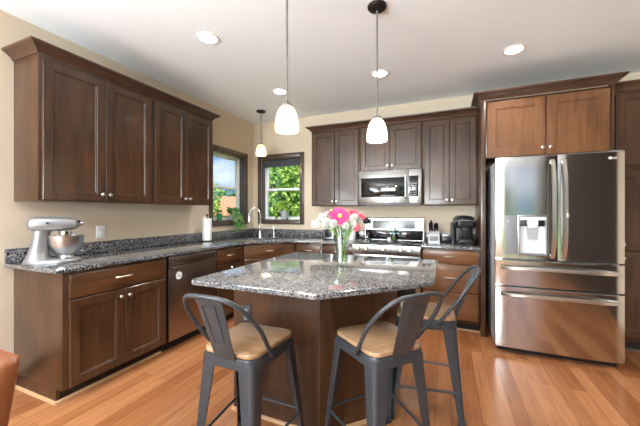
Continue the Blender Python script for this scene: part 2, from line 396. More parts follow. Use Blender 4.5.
# ------------------------------------------------------------------ cabinet parts (local: x right, front faces -y, z up)
def front_panel(bm, x0, x1, z0, z1, yf, th=0.02, fw=0.058):
    def ring(o, y): return [(x0+o, y, z0+o), (x1-o, y, z0+o), (x1-o, y, z1-o), (x0+o, y, z1-o)]
    rings(bm, [ring(0, yf+th), ring(0, yf+0.003), ring(0.003, yf), ring(fw, yf), ring(fw+0.004, yf+0.004), ring(fw+0.010, yf+0.004), ring(fw+0.013, yf+0.010)])
def slab_front(bm, x0, x1, z0, z1, yf, th=0.02):
    def ring(o, y): return [(x0+o, y, z0+o), (x1-o, y, z0+o), (x1-o, y, z1-o), (x0+o, y, z1-o)]
    rings(bm, [ring(0, yf+th), ring(0, yf+0.005), ring(0.002, yf+0.002), ring(0.007, yf)])
def knob(parent, x, z, yf):
    b = bm_(); M = Matrix.Translation((x, yf+0.001, z)) @ Matrix.Rotation(R(90), 4, 'X')
    lathe(b, [(0.007, 0), (0.006, 0.010), (0.013, 0.016), (0.016, 0.022), (0.013, 0.028), (0.004, 0.031)], M, 14); return obj('knob', b, NICKEL, parent)
def pull(parent, xc, z, yf, ln=0.11):
    b = bm_(); h = ln/2; pts = []
    for k in range(13):
        t = -1+2*k/12; pts.append((xc+h*t, yf-0.028*(1-abs(t)**4)+0.001, z+0.004*(1-t*t)))
    tube(b, pts, [0.0075 if abs(k-6) > 5 else 0.0058 for k in range(13)], 8); return obj('pull_handle', b, NICKEL, parent)
def door(parent, x0, x1, z0, z1, yf, kx=None, kz=None, fw=0.058, m=None):
    b = bm_(); front_panel(b, x0, x1, z0, z1, yf, fw=fw); o = obj('door', b, m or WV, parent)
    if kx is not None: knob(o, kx, kz, yf)
    return o
def drawer(parent, x0, x1, z0, z1, yf, ln=0.11, handle=True, m=None):
    b = bm_(); slab_front(b, x0, x1, z0, z1, yf); o = obj('drawer', b, m or WH, parent)
    if handle: pull(o, (x0+x1)/2, (z0+z1)/2+0.005, yf, ln)
    return o
def upper_cab(label, loc, rz, wd, z0, z1, depth, group='upper wall cabinets', fw=0.058, dz=0.03, kdz=0.06, kgap=0.03):
    t = thing('wall_cabinet', label, 'cabinet', loc, rz, group)
    b = bm_(); box(b, 0, wd, -depth, -0.002, z0, z1, 0.001); obj('cabinet_body', b, WV, t)
    m_ = wd/2; s = 0.018
    door(t, s, m_-0.003, z0+0.008, z1-dz, -depth-0.02, m_-kgap, z0+kdz, fw); door(t, m_+0.003, wd-s, z0+0.008, z1-dz, -depth-0.02, m_+kgap, z0+kdz, fw)
    return t
CT = 0.884   # underside of the stone
def base_box(t, wd, depth, toe=True, left_panel=False):
    b = bm_(); box(b, 0, wd, -depth, -0.002, 0.10, CT, 0.001)
    if left_panel: box(b, 0, 0.02, -depth+0.075, -0.002, 0, 0.10)
    obj('cabinet_body', b, WV, t)
    b = bm_(); box(b, 0.021 if left_panel else 0.0, wd, -depth+0.075, -0.02, 0.0, 0.0995); obj('toe_kick', b, TOE, t)

# left wall run ------------------------------------------------------
YL = -2.99
upper_cab('dark wood wall cabinet above the stand mixer, at the free end of the left run', (0, YL, 0), R(90), 0.876, 1.366, 2.395, 0.325)
upper_cab('dark wood wall cabinet above the dishwasher, beside the left window', (0, YL+0.877, 0), R(90), 0.818, 1.366, 2.395, 0.325)
CROWN = [(0, 0), (0.008, 0), (0.012, 0.012), (0.030, 0.030), (0.052, 0.045), (0.066, 0.052), (0.068, 0.066), (0, 0.066)]
b = bm_(); sweep_plan(b, [(0, YL), (0.325, YL), (0.325, YL+1.695), (0, YL+1.695)], CROWN, 2.3955)
tag(obj('crown_molding', b, WCROWN), 'dark crown molding on top of the left wall cabinets', 'molding')

t = thing('base_cabinet', 'dark wood base cabinet with two doors under the stand mixer', 'cabinet', (0, YL, 0), R(90), 'base cabinets')
base_box(t, 0.80, 0.61, left_panel=True)
drawer(t, 0.035, 0.775, 0.70, 0.862, -0.63, 0.13)
door(t, 0.035, 0.402, 0.108, 0.69, -0.63, 0.372, 0.635); door(t, 0.408, 0.775, 0.108, 0.69, -0.63, 0.438, 0.635)
b = bm_(); sweep_plan(b, [(0.0, YL), (0.535, YL), (0.535, YL+0.80)], [(0, 0), (0.014, 0), (0.013, 0.008), (0.008, 0.015), (0, 0.018)], 0.0)
tag(obj('shoe_molding', b, SHOE), 'light wood shoe molding at the foot of the left base cabinet', 'molding')

# dishwasher
t = thing('dishwasher', 'bronze steel dishwasher with a round white sticker, in the left base run', 'dishwasher', (0, -2.186, 0), R(90))
b = bm_(); box(b, 0.005, 0.615, -0.58, -0.03, 0.09, CT-0.004); obj('tub', b, TOE, t)
b = bm_(); box(b, 0.008, 0.612, -0.63, -0.581, 0.105, 0.775, 0.004); obj('door', b, DARKSTEEL, t)
b = bm_(); box(b, 0.008, 0.612, -0.632, -0.581, 0.782, CT-0.008, 0.004); cp = obj('control_panel', b, DARKSTEEL, t)
b = bm_(); box(b, 0.012, 0.606, -0.672, -0.650, 0.762, 0.786, 0.006); box(b, 0.012, 0.035, -0.655, -0.629, 0.764, 0.784, 0.003); box(b, 0.583, 0.606, -0.655, -0.629, 0.764, 0.784, 0.003); obj('handle', b, DARKSTEEL, t)
b = bm_(); lathe(b, [(0.008, 0), (0.007, 0.003)], Matrix.Translation((0.045, -0.632, 0.822)) @ Matrix.Rotation(R(90), 4, 'X'), 12); obj('badge', b, NICKEL, cp)
b = bm_(); lathe(b, [(0.036, 0), (0.035, 0.0015)], Matrix.Translation((0.118, -0.630, 0.69)) @ Matrix.Rotation(R(90), 4, 'X'), 24)
so = obj('sticker', b, PAPER, t); so['label'] = 'round white sticker'
b = bm_(); tube(b, [(0.118-0.02+0.004*k, -0.6322, 0.690+0.006*math.sin(k*1.9)) for k in range(11)], 0.0015, 5); box(b, 0.104, 0.132, -0.6325, -0.6315, 0.676, 0.678); obj('print', b, GREYPL, so)
b = bm_(); box(b, 0.005, 0.615, -0.54, -0.03, 0.0, 0.089); obj('toe_kick', b, TOE, t)

t = thing('base_cabinet', 'narrow dark base cabinet between the dishwasher and the corner sink', 'cabinet', (0, -1.565, 0), R(90), 'base cabinets')
base_box(t, 0.472, 0.61)
drawer(t, 0.02, 0.452, 0.70, 0.862, -0.63, 0.11); door(t, 0.02, 0.452, 0.108, 0.69, -0.63, 0.235, 0.645)

# corner sink base: pentagon
t = thing('sink_cabinet', 'diagonal corner base cabinet under the sink', 'cabinet', (0, 0, 0), 0, 'base cabinets')
b = bm_(); prism(b, [(0.02, -0.02), (0.02, -1.092), (0.61, -1.092), (1.092, -0.61), (1.092, -0.02)], 0.10, 0.68); 
V0 = [(0.61, -1.092), (1.092, -0.61)]
prism(b, [(0.61, -1.092), (1.092, -0.61), (1.078, -0.596), (0.596, -1.078)], 0.68, CT); obj('cabinet_body', b, WV, t)
b = bm_(); prism(b, [(0.1, -0.1), (0.1, -1.08), (0.555, -1.08), (1.08, -0.555), (1.08, -0.1)], 0.0, 0.0995); obj('toe_kick', b, TOE, t)
dg = bpy.data.objects.new('sink_front', None)
def diag_pt(x, y, z):   # local frame of the diagonal front
    c = math.sqrt(0.5); return (0.61+(x)*c-(y)*c*-1*-1, -1.092+(x)*c+(y)*c, z)
W_ = 0.482*math.sqrt(2)
def diag_obj(o): o.location = (0.61, -1.092, 0); o.rotation_euler = (0, 0, R(45)); return o
b = bm_(); slab_front(b, 0.02, W_-0.02, 0.70, 0.862, -0.02); o = diag_obj(obj('drawer', b, WH, t)); pull(o, W_/2, 0.79, -0.02, 0.11)
for x0, x1, kx in ((0.02, W_/2-0.003, W_/2-0.03), (W_/2+0.003, W_-0.02, W_/2+0.03)):
    b = bm_(); front_panel(b, x0, x1, 0.108, 0.69, -0.02); o = diag_obj(obj('door', b, WV, t)); knob(o, kx, 0.635, -0.02)

# back wall run -----------------------------------------------------
for x0, wd, lab in ((1.094, 0.381, 'dark base cabinet next to the corner sink on the back wall'), (1.477, 0.425, 'dark base cabinet on the left side of the range')):
    t = thing('base_cabinet', lab, 'cabinet', (x0, 0, 0), 0, 'base cabinets')
    base_box(t, wd, 0.61); drawer(t, 0.015, wd-0.015, 0.70, 0.862, -0.63, 0.11); door(t, 0.015, wd-0.015, 0.108, 0.69, -0.63, wd-0.05, 0.635)
t = thing('drawer_cabinet', 'three drawer wood base cabinet under the coffee maker', 'cabinet', (2.682, 0, 0), 0, 'base cabinets')
base_box(t, 0.586, 0.61)
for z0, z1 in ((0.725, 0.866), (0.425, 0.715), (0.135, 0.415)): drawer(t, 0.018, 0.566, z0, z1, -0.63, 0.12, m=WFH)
b = bm_(); sweep_plan(b, [(2.682, -0.535), (3.268, -0.535)], [(0, 0), (0.014, 0), (0.013, 0.008), (0.008, 0.015), (0, 0.018)], 0.0)
tag(obj('shoe_molding', b, SHOE), 'light wood shoe molding under the three drawer cabinet', 'molding')

upper_cab('tall dark wall cabinet between the back window and the microwave', (1.205, 0, 0), 0, 0.692, 1.366, 2.395, 0.325, fw=0.055)
upper_cab('short dark wall cabinet over the microwave', (1.898, 0, 0), 0, 0.779, 1.805, 2.395, 0.325, fw=0.055)
upper_cab('tall dark wall cabinet above the coffee maker', (2.678, 0, 0), 0, 0.590, 1.366, 2.395, 0.325, fw=0.055)
b = bm_(); sweep_plan(b, [(1.205, 0), (1.205, -0.325), (3.268, -0.325)], CROWN, 2.3955)
tag(obj('crown_molding', b, WCROWN), 'dark crown molding on top of the back wall cabinets', 'molding')

# refrigerator enclosure
b = bm_(); box(b, 3.269, 3.312, -0.655, -0.001, 0, 2.425, 0.002)
tag(obj('end_panel', b, WV), 'tall dark wood end panel between the coffee maker and the refrigerator', 'panel')
b = bm_(); box(b, 4.306, 4.329, -0.655, -0.001, 0, 2.425, 0.002)
tag(obj('end_panel', b, WV), 'dark wood end panel between the refrigerator and the pantry', 'panel')
t = thing('wall_cabinet', 'dark wood two door cabinet over the refrigerator, doors coloured as lit', 'cabinet', (3.3125, 0, 0), 0)
b = bm_(); box(b, 0, 0.993, -0.64, -0.002, 1.835, 2.425, 0.001); obj('cabinet_body', b, WV, t)
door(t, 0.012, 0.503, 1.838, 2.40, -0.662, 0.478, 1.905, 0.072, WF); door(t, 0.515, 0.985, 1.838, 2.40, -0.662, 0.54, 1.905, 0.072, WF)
FC = [(0, 0), (0.008, 0), (0.012, 0.014), (0.032, 0.034), (0.056, 0.052), (0.070, 0.060), (0.072, 0.076), (0, 0.076)]
b = bm_(); sweep_plan(b, [(3.2685, 0.0), (3.2685, -0.656), (4.330, -0.656), (4.330, -0.53)], FC, 2.4255)
tag(obj('crown_molding', b, WCROWN), 'raised crown molding over the refrigerator cabinet', 'molding')
# pantry
t = thing('pantry_cabinet', 'tall dark wood pantry cabinet to the right of the refrigerator', 'cabinet', (4.331, 0, 0), 0)
b = bm_(); box(b, 0, 0.725, -0.52, -0.001, 0.10, 2.40, 0.001); obj('cabinet_body', b, WV, t)
b = bm_(); box(b, 0, 0.725, -0.46, -0.001, 0.0, 0.0995); obj('toe_kick', b, TOE, t)
for z0, z1 in ((1.715, 2.375), (0.930, 1.66), (0.145, 0.922)):
    door(t, 0.05, 0.70, z0, z1, -0.54, 0.10 if z1 < 2 else 0.66, z0+0.06 if z0 > 0.9 else z1-0.06)
b = bm_(); sweep_plan(b, [(4.331, -0.52), (5.056, -0.52)], CROWN, 2.4005)
tag(obj('crown_molding', b, WCROWN), 'dark crown molding on the pantry cabinet', 'molding')
b = bm_(); sweep_plan(b, [(4.331, -0.46), (5.056, -0.46)], [(0, 0), (0.014, 0), (0.013, 0.008), (0.008, 0.015), (0, 0.018)], 0.0)
tag(obj('shoe_molding', b, WTRIM), 'dark shoe molding at the foot of the pantry', 'molding')

# ------------------------------------------------------------------ stone tops
c5 = math.sqrt(0.5)
t = thing('countertop', 'speckled grey granite countertop running along the left and back walls to the range', 'countertop')
outer = [(0.001, -3.042), (0.648, -3.042), (0.648, -1.16)]
P0, P1, P2 = Vector((0.648, -1.16)), Vector((0.80, -0.80)), Vector((1.16, -0.648))
for k in range(1, 12):
    s = k/12; q = P0*(1-s)**2+P1*2*s*(1-s)*1.0+P2*s*s; outer.append((q.x, q.y))
outer += [(1.16, -0.648), (1.904, -0.648), (1.904, -0.001), (0.001, -0.001)]
SC_ = (0.635, -0.635); SW, SD = 0.27, 0.165      # sink opening half sizes along and across the diagonal
hole = [(SC_[0]+c5*(a*SW)+c5*(-d*SD)*-1*-1*1 if False else SC_[0]+c5*a*SW+c5*d*SD, SC_[1]+c5*a*SW-c5*d*SD) for a, d in ((-1, -1), (1, -1), (1, 1), (-1, 1))]
hole = round_poly(hole, 0.05, 4)
bm = bm_()
def loop(bm, pts, z):
    v = [bm.verts.new((x, y, z)) for x, y in pts]; return v, [bm.edges.new((v[i], v[(i+1) % len(v)])) for i in range(len(v))]
tops = []
e = 0.007; zt, zb = 0.914, CT
ins = inset_poly(outer, e)
for z, po in ((zt, ins), (zb, ins)):
    v1, e1 = loop(bm, po, z); v2, e2 = loop(bm, hole, z)
    bmesh.ops.triangle_fill(bm, use_beauty=True, use_dissolve=False, edges=e1+e2); tops.append((v1, v2))
n_ = len(outer)
lv = [tops[0][0]] + [[bm.verts.new((x, y, z)) for x, y in po] for z, po in ((zt-0.002, inset_poly(outer, 0.002)), (zt-e, outer), (zb+e, outer), (zb+0.002, inset_poly(outer, 0.002)))] + [tops[1][0]]
for a, b in zip(lv, lv[1:]):
    for i in range(n_): bm.faces.new((a[i], a[(i+1) % n_], b[(i+1) % n_], b[i]))
nh = len(hole)
for i in range(nh): bm.faces.new((tops[0][1][i], tops[0][1][(i+1) % nh], tops[1][1][(i+1) % nh], tops[1][1][i]))
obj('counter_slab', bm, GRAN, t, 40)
b = bm_(); box(b, 0.001, 0.024, -3.042, -0.001, 0.9142, 1.016, 0.002); box(b, 0.0245, 1.904, -0.024, -0.001, 0.9142, 1.016, 0.002); obj('backsplash', b, GRAN, t)
t = thing('countertop', 'short granite countertop under the coffee maker, between the range and the end panel', 'countertop')
b = bm_(); slab(b, [(2.680, -0.648), (3.268, -0.648), (3.268, -0.001), (2.680, -0.001)], CT, 0.914); obj('counter_slab', b, GRAN, t)
b = bm_(); box(b, 2.680, 3.268, -0.024, -0.001, 0.9142, 1.016, 0.002); obj('backsplash', b, GRAN, t)

# sink, faucet, dispenser
def diag_xy(a, d): return (SC_[0]+c5*a+c5*d, SC_[1]+c5*a-c5*d)
t = thing('sink', 'steel undermount sink in the corner counter', 'sink', (SC_[0], SC_[1], 0), R(45))
b = bm_(); o1 = round_poly([(-SW-.012, -SD-.012), (SW+.012, -SD-.012), (SW+.012, SD+.012), (-SW-.012, SD+.012)], 0.055, 4)
i1 = round_poly([(-SW+.004, -SD+.004), (SW-.004, -SD+.004), (SW-.004, SD-.004), (-SW+.004, SD-.004)], 0.045, 4); i2 = round_poly([(-SW+.02, -SD+.02), (SW-.02, -SD+.02), (SW-.02, SD-.02), (-SW+.02, SD-.02)], 0.05, 4)
rings(b, [[(x, y, 0.70) for x, y in o1], [(x, y, CT-0.0005) for x, y in o1], [(x, y, CT-0.0005) for x, y in i1], [(x, y, 0.72) for x, y in i2]])
obj('basin', b, STEEL, t)
b = bm_(); lathe(b, [(0.04, 0.7202), (0.035, 0.7225), (0.012, 0.7215)], None, 18); obj('drain', b, CHROME, t)
fx = (0.49, -0.53)
t = thing('faucet', 'tall chrome gooseneck faucet behind the corner sink', 'faucet', (fx[0], fx[1], 0.9142), 0)
b = bm_(); lathe(b, [(0.027, 0), (0.027, 0.008), (0.02, 0.02), (0.017, 0.09), (0.017, 0.10)], None, 18); obj('base', b, CHROME, t)
dv = Vector((-0.78, -0.62, 0)).normalized(); b = bm_(); pts = [(0, 0, 0.10), (0, 0, 0.20), (0, 0, 0.30)]
for k in range(1, 15):
    a = PI*k/14; pts.append(tuple(dv*(0.075*(1-math.cos(a)))+Vector((0, 0, 0.33+0.095*math.sin(a)))))
tube(b, pts, 0.012, 10); obj('spout', b, CHROME, t)
b = bm_(); q = dv*0.15; tube(b, [(q.x, q.y, 0.33), (q.x, q.y, 0.30), (q.x, q.y, 0.23)], [0.013, 0.016, 0.018], 12); obj('spray_head', b, CHROME, t)
b = bm_(); tube(b, [(0.01, 0.0, 0.075), (0.04, 0.01, 0.085), (0.085, 0.02, 0.10)], [0.008, 0.007, 0.006], 8); obj('lever', b, CHROME, t)
t = thing('soap_dispenser', 'small chrome soap dispenser to the right of the faucet', 'soap dispenser', (0.62, -0.37, 0.9142), 0)
b = bm_(); lathe(b, [(0.022, 0), (0.022, 0.006), (0.013, 0.02), (0.010, 0.06), (0.008, 0.065), (0.008, 0.10)], None, 14); obj('stem', b, CHROME, t)
b = bm_(); tube(b, [(0, 0, 0.10), (0.0, 0, 0.112), (0.02, -0.02, 0.118), (0.05, -0.05, 0.108)], [0.008, 0.009, 0.007, 0.006], 8); obj('nozzle', b, CHROME, t)
b = bm_(); lathe(b, [(0.010, 0.104), (0.016, 0.14), (0.014, 0.16), (0.004, 0.17)], None, 12); obj('pump_cap', b, WHITE, t)

# ------------------------------------------------------------------ island
t = thing('kitchen_island', 'dark wood kitchen island with a clipped corner, three bar stools around it', 'island')
body = [(1.665, -1.68), (1.665, -2.565), (2.275, -2.565), (2.578, -2.262), (2.578, -1.68)]
b = bm_(); slab(b, body, 0.0, CT, 0.002); obj('cabinet_body', b, WV, t)
b = bm_(); sweep_plan(b, [(1.665, -1.68), (1.665, -2.566), (2.2755, -2.566), (2.5795, -2.262), (2.5795, -1.68)], [(0, 0), (0.014, 0), (0.013, 0.008), (0.008, 0.015), (0, 0.018)], 0.0)
# travel is counter-clockwise here, so outward is on the right
o = obj('shoe_molding', b, SHOE, t); o['label'] = 'light wood shoe molding'
b = bm_(); slab(b, round_poly([(1.640, -1.655), (1.640, -2.915), (2.405, -2.915), (2.885, -2.435), (2.885, -1.655)], [0.012, 0.03, 0.03, 0.03, 0.012], 4), CT, 0.914, 0.008)
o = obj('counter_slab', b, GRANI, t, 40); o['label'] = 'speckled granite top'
b = bm_(); box(b, 1.728, 1.800, -2.574, -2.566, 0.57, 0.69, 0.002); oo = obj('outlet', b, OUTBR, t); oo['label'] = 'dark outlet on the end panel'
b = bm_(); box(b, 1.750, 1.778, -2.577, -2.5742, 0.595, 0.622, 0.001); box(b, 1.750, 1.778, -2.577, -2.5742, 0.638, 0.665, 0.001); obj('socket', b, GREYPL, oo)

# ------------------------------------------------------------------ range
RX = 1.9085; RW = 0.767
KNOBM = mat('knob_metal_warm_reflection', (0.36, 0.29, 0.22), 0.3, metal=1.0)  # warm reflection on the knobs put into the metal colour
DISP = mat('smoky_display_glass', (0.05, 0.05, 0.055), 0.12)
t = thing('range', 'stainless steel electric range below the microwave', 'range', (RX, 0, 0), 0)
b = bm_(); box(b, 0, RW, -0.64, -0.03, 0.03, 0.90, 0.003); obj('range_body', b, BLACK, t)
b = bm_(); box(b, 0.002, RW-0.002, -0.655, -0.10, 0.9005, 0.918, 0.004); o = obj('cooktop', b, BLACKGL, t)
for x, y, r in ((0.2, -0.5, 0.10), (0.56, -0.5, 0.085), (0.2, -0.24, 0.075), (0.56, -0.24, 0.095)):
    bb = bm_(); lathe(bb, [(r, 0.9181), (r, 0.9185), (r-0.006, 0.9185), (r-0.006, 0.9181)], Matrix.Translation((x, y, 0)), 32, cap0=False, cap1=False); obj('burner_ring', bb, GREYPL, o)
b = bm_(); rings(b, [[(x, -0.10, 0.90), (x, -0.098, 1.02), (x, -0.085, 1.20), (x, -0.075, 1.21), (x, -0.03, 1.21), (x, -0.03, 0.90)] for x in (0.004, RW-0.004)]); bk = obj('backguard', b, STEEL, t)
for nm, x0, x1, z0, z1, m_ in (('control_display', 0.105, 0.345, 1.062, 1.172, DISP), ('control_display', 0.435, 0.66, 1.062, 1.172, DISP)):
    b = bm_(); rings(b, [[(x, -0.0935-0.0125*(1.21-z)/0.19+0.004, z) for x, z in ((x0, z0), (x1, z0), (x1, z1), (x0, z1))], [(x, -0.085, z) for x, z in ((x0, z0), (x1, z0), (x1, z1), (x0, z1))]]); obj(nm, b, m_, bk)
b = bm_(); box(b, 0.01, RW-0.01, -0.108, -0.099, 0.919, 1.045, 0.002); obj('vent_panel', b, BLACKGL, bk)
b = bm_(); rings(b, [[(x, -0.64, 0.795), (x, -0.695, 0.80), (x, -0.70, 0.815), (x, -0.690, 0.900), (x, -0.64, 0.915)] for x in (0.0, RW)]); cp = obj('control_panel', b, STEEL, t)
for x in (0.07, 0.165, 0.365, 0.56, 0.655):
    b = bm_(); M = Matrix.Translation((x, -0.694, 0.858)) @ Matrix.Rotation(R(90-7), 4, 'X')
    lathe(b, [(0.027, 0), (0.027, 0.006), (0.021, 0.008), (0.019, 0.028), (0.016, 0.031)], M, 18); obj('knob', b, KNOBM, cp)
b = bm_(); box(b, 0.0, RW, -0.675, -0.641, 0.265, 0.790, 0.004); od = obj('oven_door', b, STEEL, t)
b = bm_(); box(b, 0.06, RW-0.05, -0.679, -0.6752, 0.30, 0.66, 0.002); obj('oven_window', b, BLACKGL, od)
b = bm_(); tube(b, [(0.05, -0.725, 0.735), (RW-0.05, -0.725, 0.735)], 0.012, 10)
for x in (0.07, RW-0.07): tube(b, [(x, -0.674, 0.735), (x, -0.725, 0.735)], 0.009, 8)
obj('handle', b, STEEL, od)
b = bm_(); box(b, 0.0, RW, -0.675, -0.641, 0.085, 0.258, 0.004); obj('storage_drawer', b, STEEL, t)
b = bm_(); box(b, 0.0, RW, -0.60, -0.05, 0.0, 0.0295); obj('plinth', b, TOE, t)

# microwave
t = thing('microwave', 'stainless over the range microwave with a black glass door', 'microwave', (1.905, 0, 1.385), 0)
b = bm_(); box(b, 0, 0.764, -0.375, -0.002, 0, 0.418, 0.003); obj('housing', b, GREYPL, t)
b = bm_(); box(b, 0, 0.610, -0.405, -0.3755, 0.005, 0.416, 0.004); md = obj('door', b, STEEL, t)
b = bm_(); box(b, 0.03, 0.575, -0.4085, -0.4052, 0.085, 0.325, 0.002); obj('door_window', b, BLACKGL, md)
b = bm_(); tube(b, [(0.585, -0.406, 0.07), (0.585, -0.440, 0.085), (0.585, -0.440, 0.345), (0.585, -0.406, 0.36)], 0.013, 10); obj('handle', b, STEEL, md)
b = bm_(); box(b, 0.613, 0.764, -0.405, -0.3755, 0.005, 0.416, 0.004); cp = obj('control_panel', b, STEEL, t)
b = bm_(); box(b, 0.622, 0.728, -0.4085, -0.4052, 0.085, 0.335, 0.002); kp = obj('keypad', b, BLACKGL, cp)
b = bm_()
for i in range(3):
    for j in range(6): box(b, 0.636+i*0.028, 0.654+i*0.028, -0.4095, -0.4086, 0.10+j*0.027, 0.114+j*0.027)
obj('buttons', b, GREYPL, kp, 0)
b = bm_(); box(b, 0.02, 0.74, -0.36, -0.04, -0.012, -0.0005); obj('vent', b, BLACK, t)

# ------------------------------------------------------------------ refrigerator
FX0 = 3.359; FW = 0.908; FD = -0.989
t = thing('refrigerator', 'stainless french door refrigerator with a water dispenser', 'refrigerator', (FX0, 0, 0), 0)
b = bm_(); box(b, 0.004, FW-0.004, -0.90, -0.03, 0.035, 1.755, 0.004); obj('cabinet', b, FSIDE, t)
b = bm_(); box(b, 0.02, FW-0.02, -0.90, -0.05, 0.0, 0.0345); obj('plinth', b, BLACK, t)
def fdoor(x0, x1, z0, z1, bow=0.012, n=10, edge=0.012):
    """slightly bowed steel front"""
    b = bm_(); rl = []
    for k in range(n+1):
        s = k/n; x = x0+(x1-x0)*s; g = (x-FW/2)/(FW/2); yb = FD+bow*g*g
        ed = min(s, 1-s)*(x1-x0)
        if ed < edge: yb += 0.006
        rl.append([(x, -0.912, z0), (x, yb+0.006, z0), (x, yb, z0+0.006), (x, yb, z1-0.006), (x, yb+0.006, z1), (x, -0.912, z1)])
    rings(b, rl); return b
mid = 0.462
def fd_left():
    """left door with a real dispenser recess"""
    bm = fdoor(0.0, mid-0.002, 0.862, 1.78)
    return bm
L1 = obj('left_door', fd_left(), FSTEEL, t, 30); R1 = obj('right_door', fdoor(mid+0.002, FW, 0.862, 1.78), FSTEEL, t, 30)
D1 = obj('middle_drawer', fdoor(0, FW, 0.618, 0.852, n=18), FSTEEL, t, 30); D2 = obj('freezer_drawer', fdoor(0, FW, 0.055, 0.608, n=18), FSTEEL, t, 30)
def vhandle(par, x, side):
    b = bm_(); rl = []
    for k in range(17):
        s = k/16; z = 0.885+(1.735-0.885)*s; bowy = FD-0.012-0.048*(1-(2*s-1)**4); bx = x
        wv, th = 0.016, 0.011
        rl.append([(bx-wv, bowy-0.002, z), (bx-wv*0.6, bowy-th, z), (bx+wv*0.6, bowy-th, z), (bx+wv, bowy-0.002, z), (bx+wv*0.6, bowy+th*0.6, z), (bx-wv*0.6, bowy+th*0.6, z)])
    rings(b, rl)
    for z in (0.90, 1.72): box(b, x-0.012, x+0.012, FD-0.016, FD+0.004, z-0.018, z+0.018, 0.003)
    obj('handle', b, NICKEL, par, 50)
vhandle(L1, 0.424, -1); vhandle(R1, 0.502, 1)
b = bm_(); box(b, 0.507, 0.523, FD-0.073, FD-0.066, 1.235, 1.275, 0.002); obj('door_button', b, NICKEL, R1)
def hhandle(par, z):
    b = bm_(); rl = []
    for k in range(25):
        s = k/24; x = 0.04+(FW-0.075)*s; y = FD-0.004-0.058*(1-abs(2*s-1)**5); zz = z+0.008*(1-(2*s-1)**2)-0.004; h = 0.016
        rl.append([(x, y+0.004, zz-h), (x, y-0.007, zz-h*0.6), (x, y-0.007, zz+h*0.6), (x, y+0.004, zz+h), (x, y+0.009, zz+h*0.5), (x, y+0.009, zz-h*0.5)])
    rings(b, rl); obj('handle', b, NICKEL, par, 50)
hhandle(D1, 0.785); hhandle(D2, 0.548)
# dispenser
b = bm_(); box(b, 0.078, 0.170, FD-0.001, FD+0.012, 0.905, 1.255, 0.002); dc = obj('dispenser_panel', b, GREYPL, L1)
b = bm_(); lathe(b, [(0.005, 0), (0.005, 0.001)], Matrix.Translation((0.096, FD-0.001, 1.20)) @ Matrix.Rotation(R(90), 4, 'X'), 10); obj('indicator', b, PAPER, dc)
DX0, DX1, DZ0, DZ1 = 0.172, 0.396, 0.895, 1.258
b = bm_()
def rr(o, y): return [(DX0+o, y, DZ0+o), (DX1-o, y, DZ0+o), (DX1-o, y, DZ1-o), (DX0+o, y, DZ1-o)]
rings(b, [rr(0, FD+0.008), rr(0, FD-0.006), rr(0.003, FD-0.008), rr(0.010, FD-0.008), rr(0.012, FD-0.004)], cap0=False, cap1=False)
obj('dispenser_frame', b, STEEL, L1)
LP = mat('light_grey_plastic', (0.66, 0.67, 0.68), 0.35)
# a real recess cut into the door
b = bm_(); box(b, DX0+0.012, DX1-0.012, FD-0.05, FD+0.058, DZ0+0.012, DZ1-0.012); cut = obj('recess_cutter', b, LP, t, 0)
md_ = L1.modifiers.new('recess', 'BOOLEAN'); md_.operation = 'DIFFERENCE'; md_.object = cut; md_.solver = 'EXACT'
bpy.context.view_layer.update()
me = bpy.data.meshes.new_from_object(L1.evaluated_get(bpy.context.evaluated_depsgraph_get())); L1.modifiers.clear(); L1.data = me; bpy.data.objects.remove(cut)
me.materials.clear(); me.materials.append(FSTEEL)
for p in me.polygons: p.material_index = 0
b = bm_(); g = 0.0125
rings(b, [rr(g, FD-0.003), rr(g, FD+0.056)], cap0=False); rings(b, [rr(g+0.002, FD-0.003), rr(g+0.002, FD+0.054)], cap0=False)
obj('dispenser_recess', b, LP, L1, 0)
b = bm_(); box(b, DX0+0.016, DX1-0.016, FD-0.004, FD+0.053, DZ1-0.045, DZ1-0.016, 0.003); obj('dispenser_top', b, WHITE, L1)
b = bm_(); box(b, DX0+0.016, DX1-0.016, FD+0.030, FD+0.053, DZ1-0.10, DZ1-0.046, 0.001); obj('dispenser_back_panel', b, BLACK, L1)
b = bm_(); rings(b, [[(x, y, z) for x, y in ((0.245+q, FD+0.002+q), (0.325-q, FD+0.002+q), (0.325-q, FD+0.029), (0.245+q, FD+0.029))] for q, z in ((0.012, DZ1-0.115), (0.0, DZ1-0.085), (0.0, DZ1-0.046))]); obj('ice_chute', b, LP, L1)
b = bm_(); rings(b, [[(0.250, FD+0.018, 1.04), (0.318, FD+0.018, 1.04), (0.326, FD+0.034, 1.140), (0.242, FD+0.034, 1.140)], [(0.252, FD+0.026, 1.04), (0.316, FD+0.026, 1.04), (0.324, FD+0.042, 1.140), (0.244, FD+0.042, 1.140)]]); obj('paddle', b, mat('mid_grey_plastic', (0.36, 0.365, 0.37), 0.3), L1)
b = bm_(); box(b, DX0+0.018, DX1-0.018, FD+0.001, FD+0.052, DZ0+0.015, DZ0+0.022, 0.002); obj('drip_tray', b, GREYPL, L1)
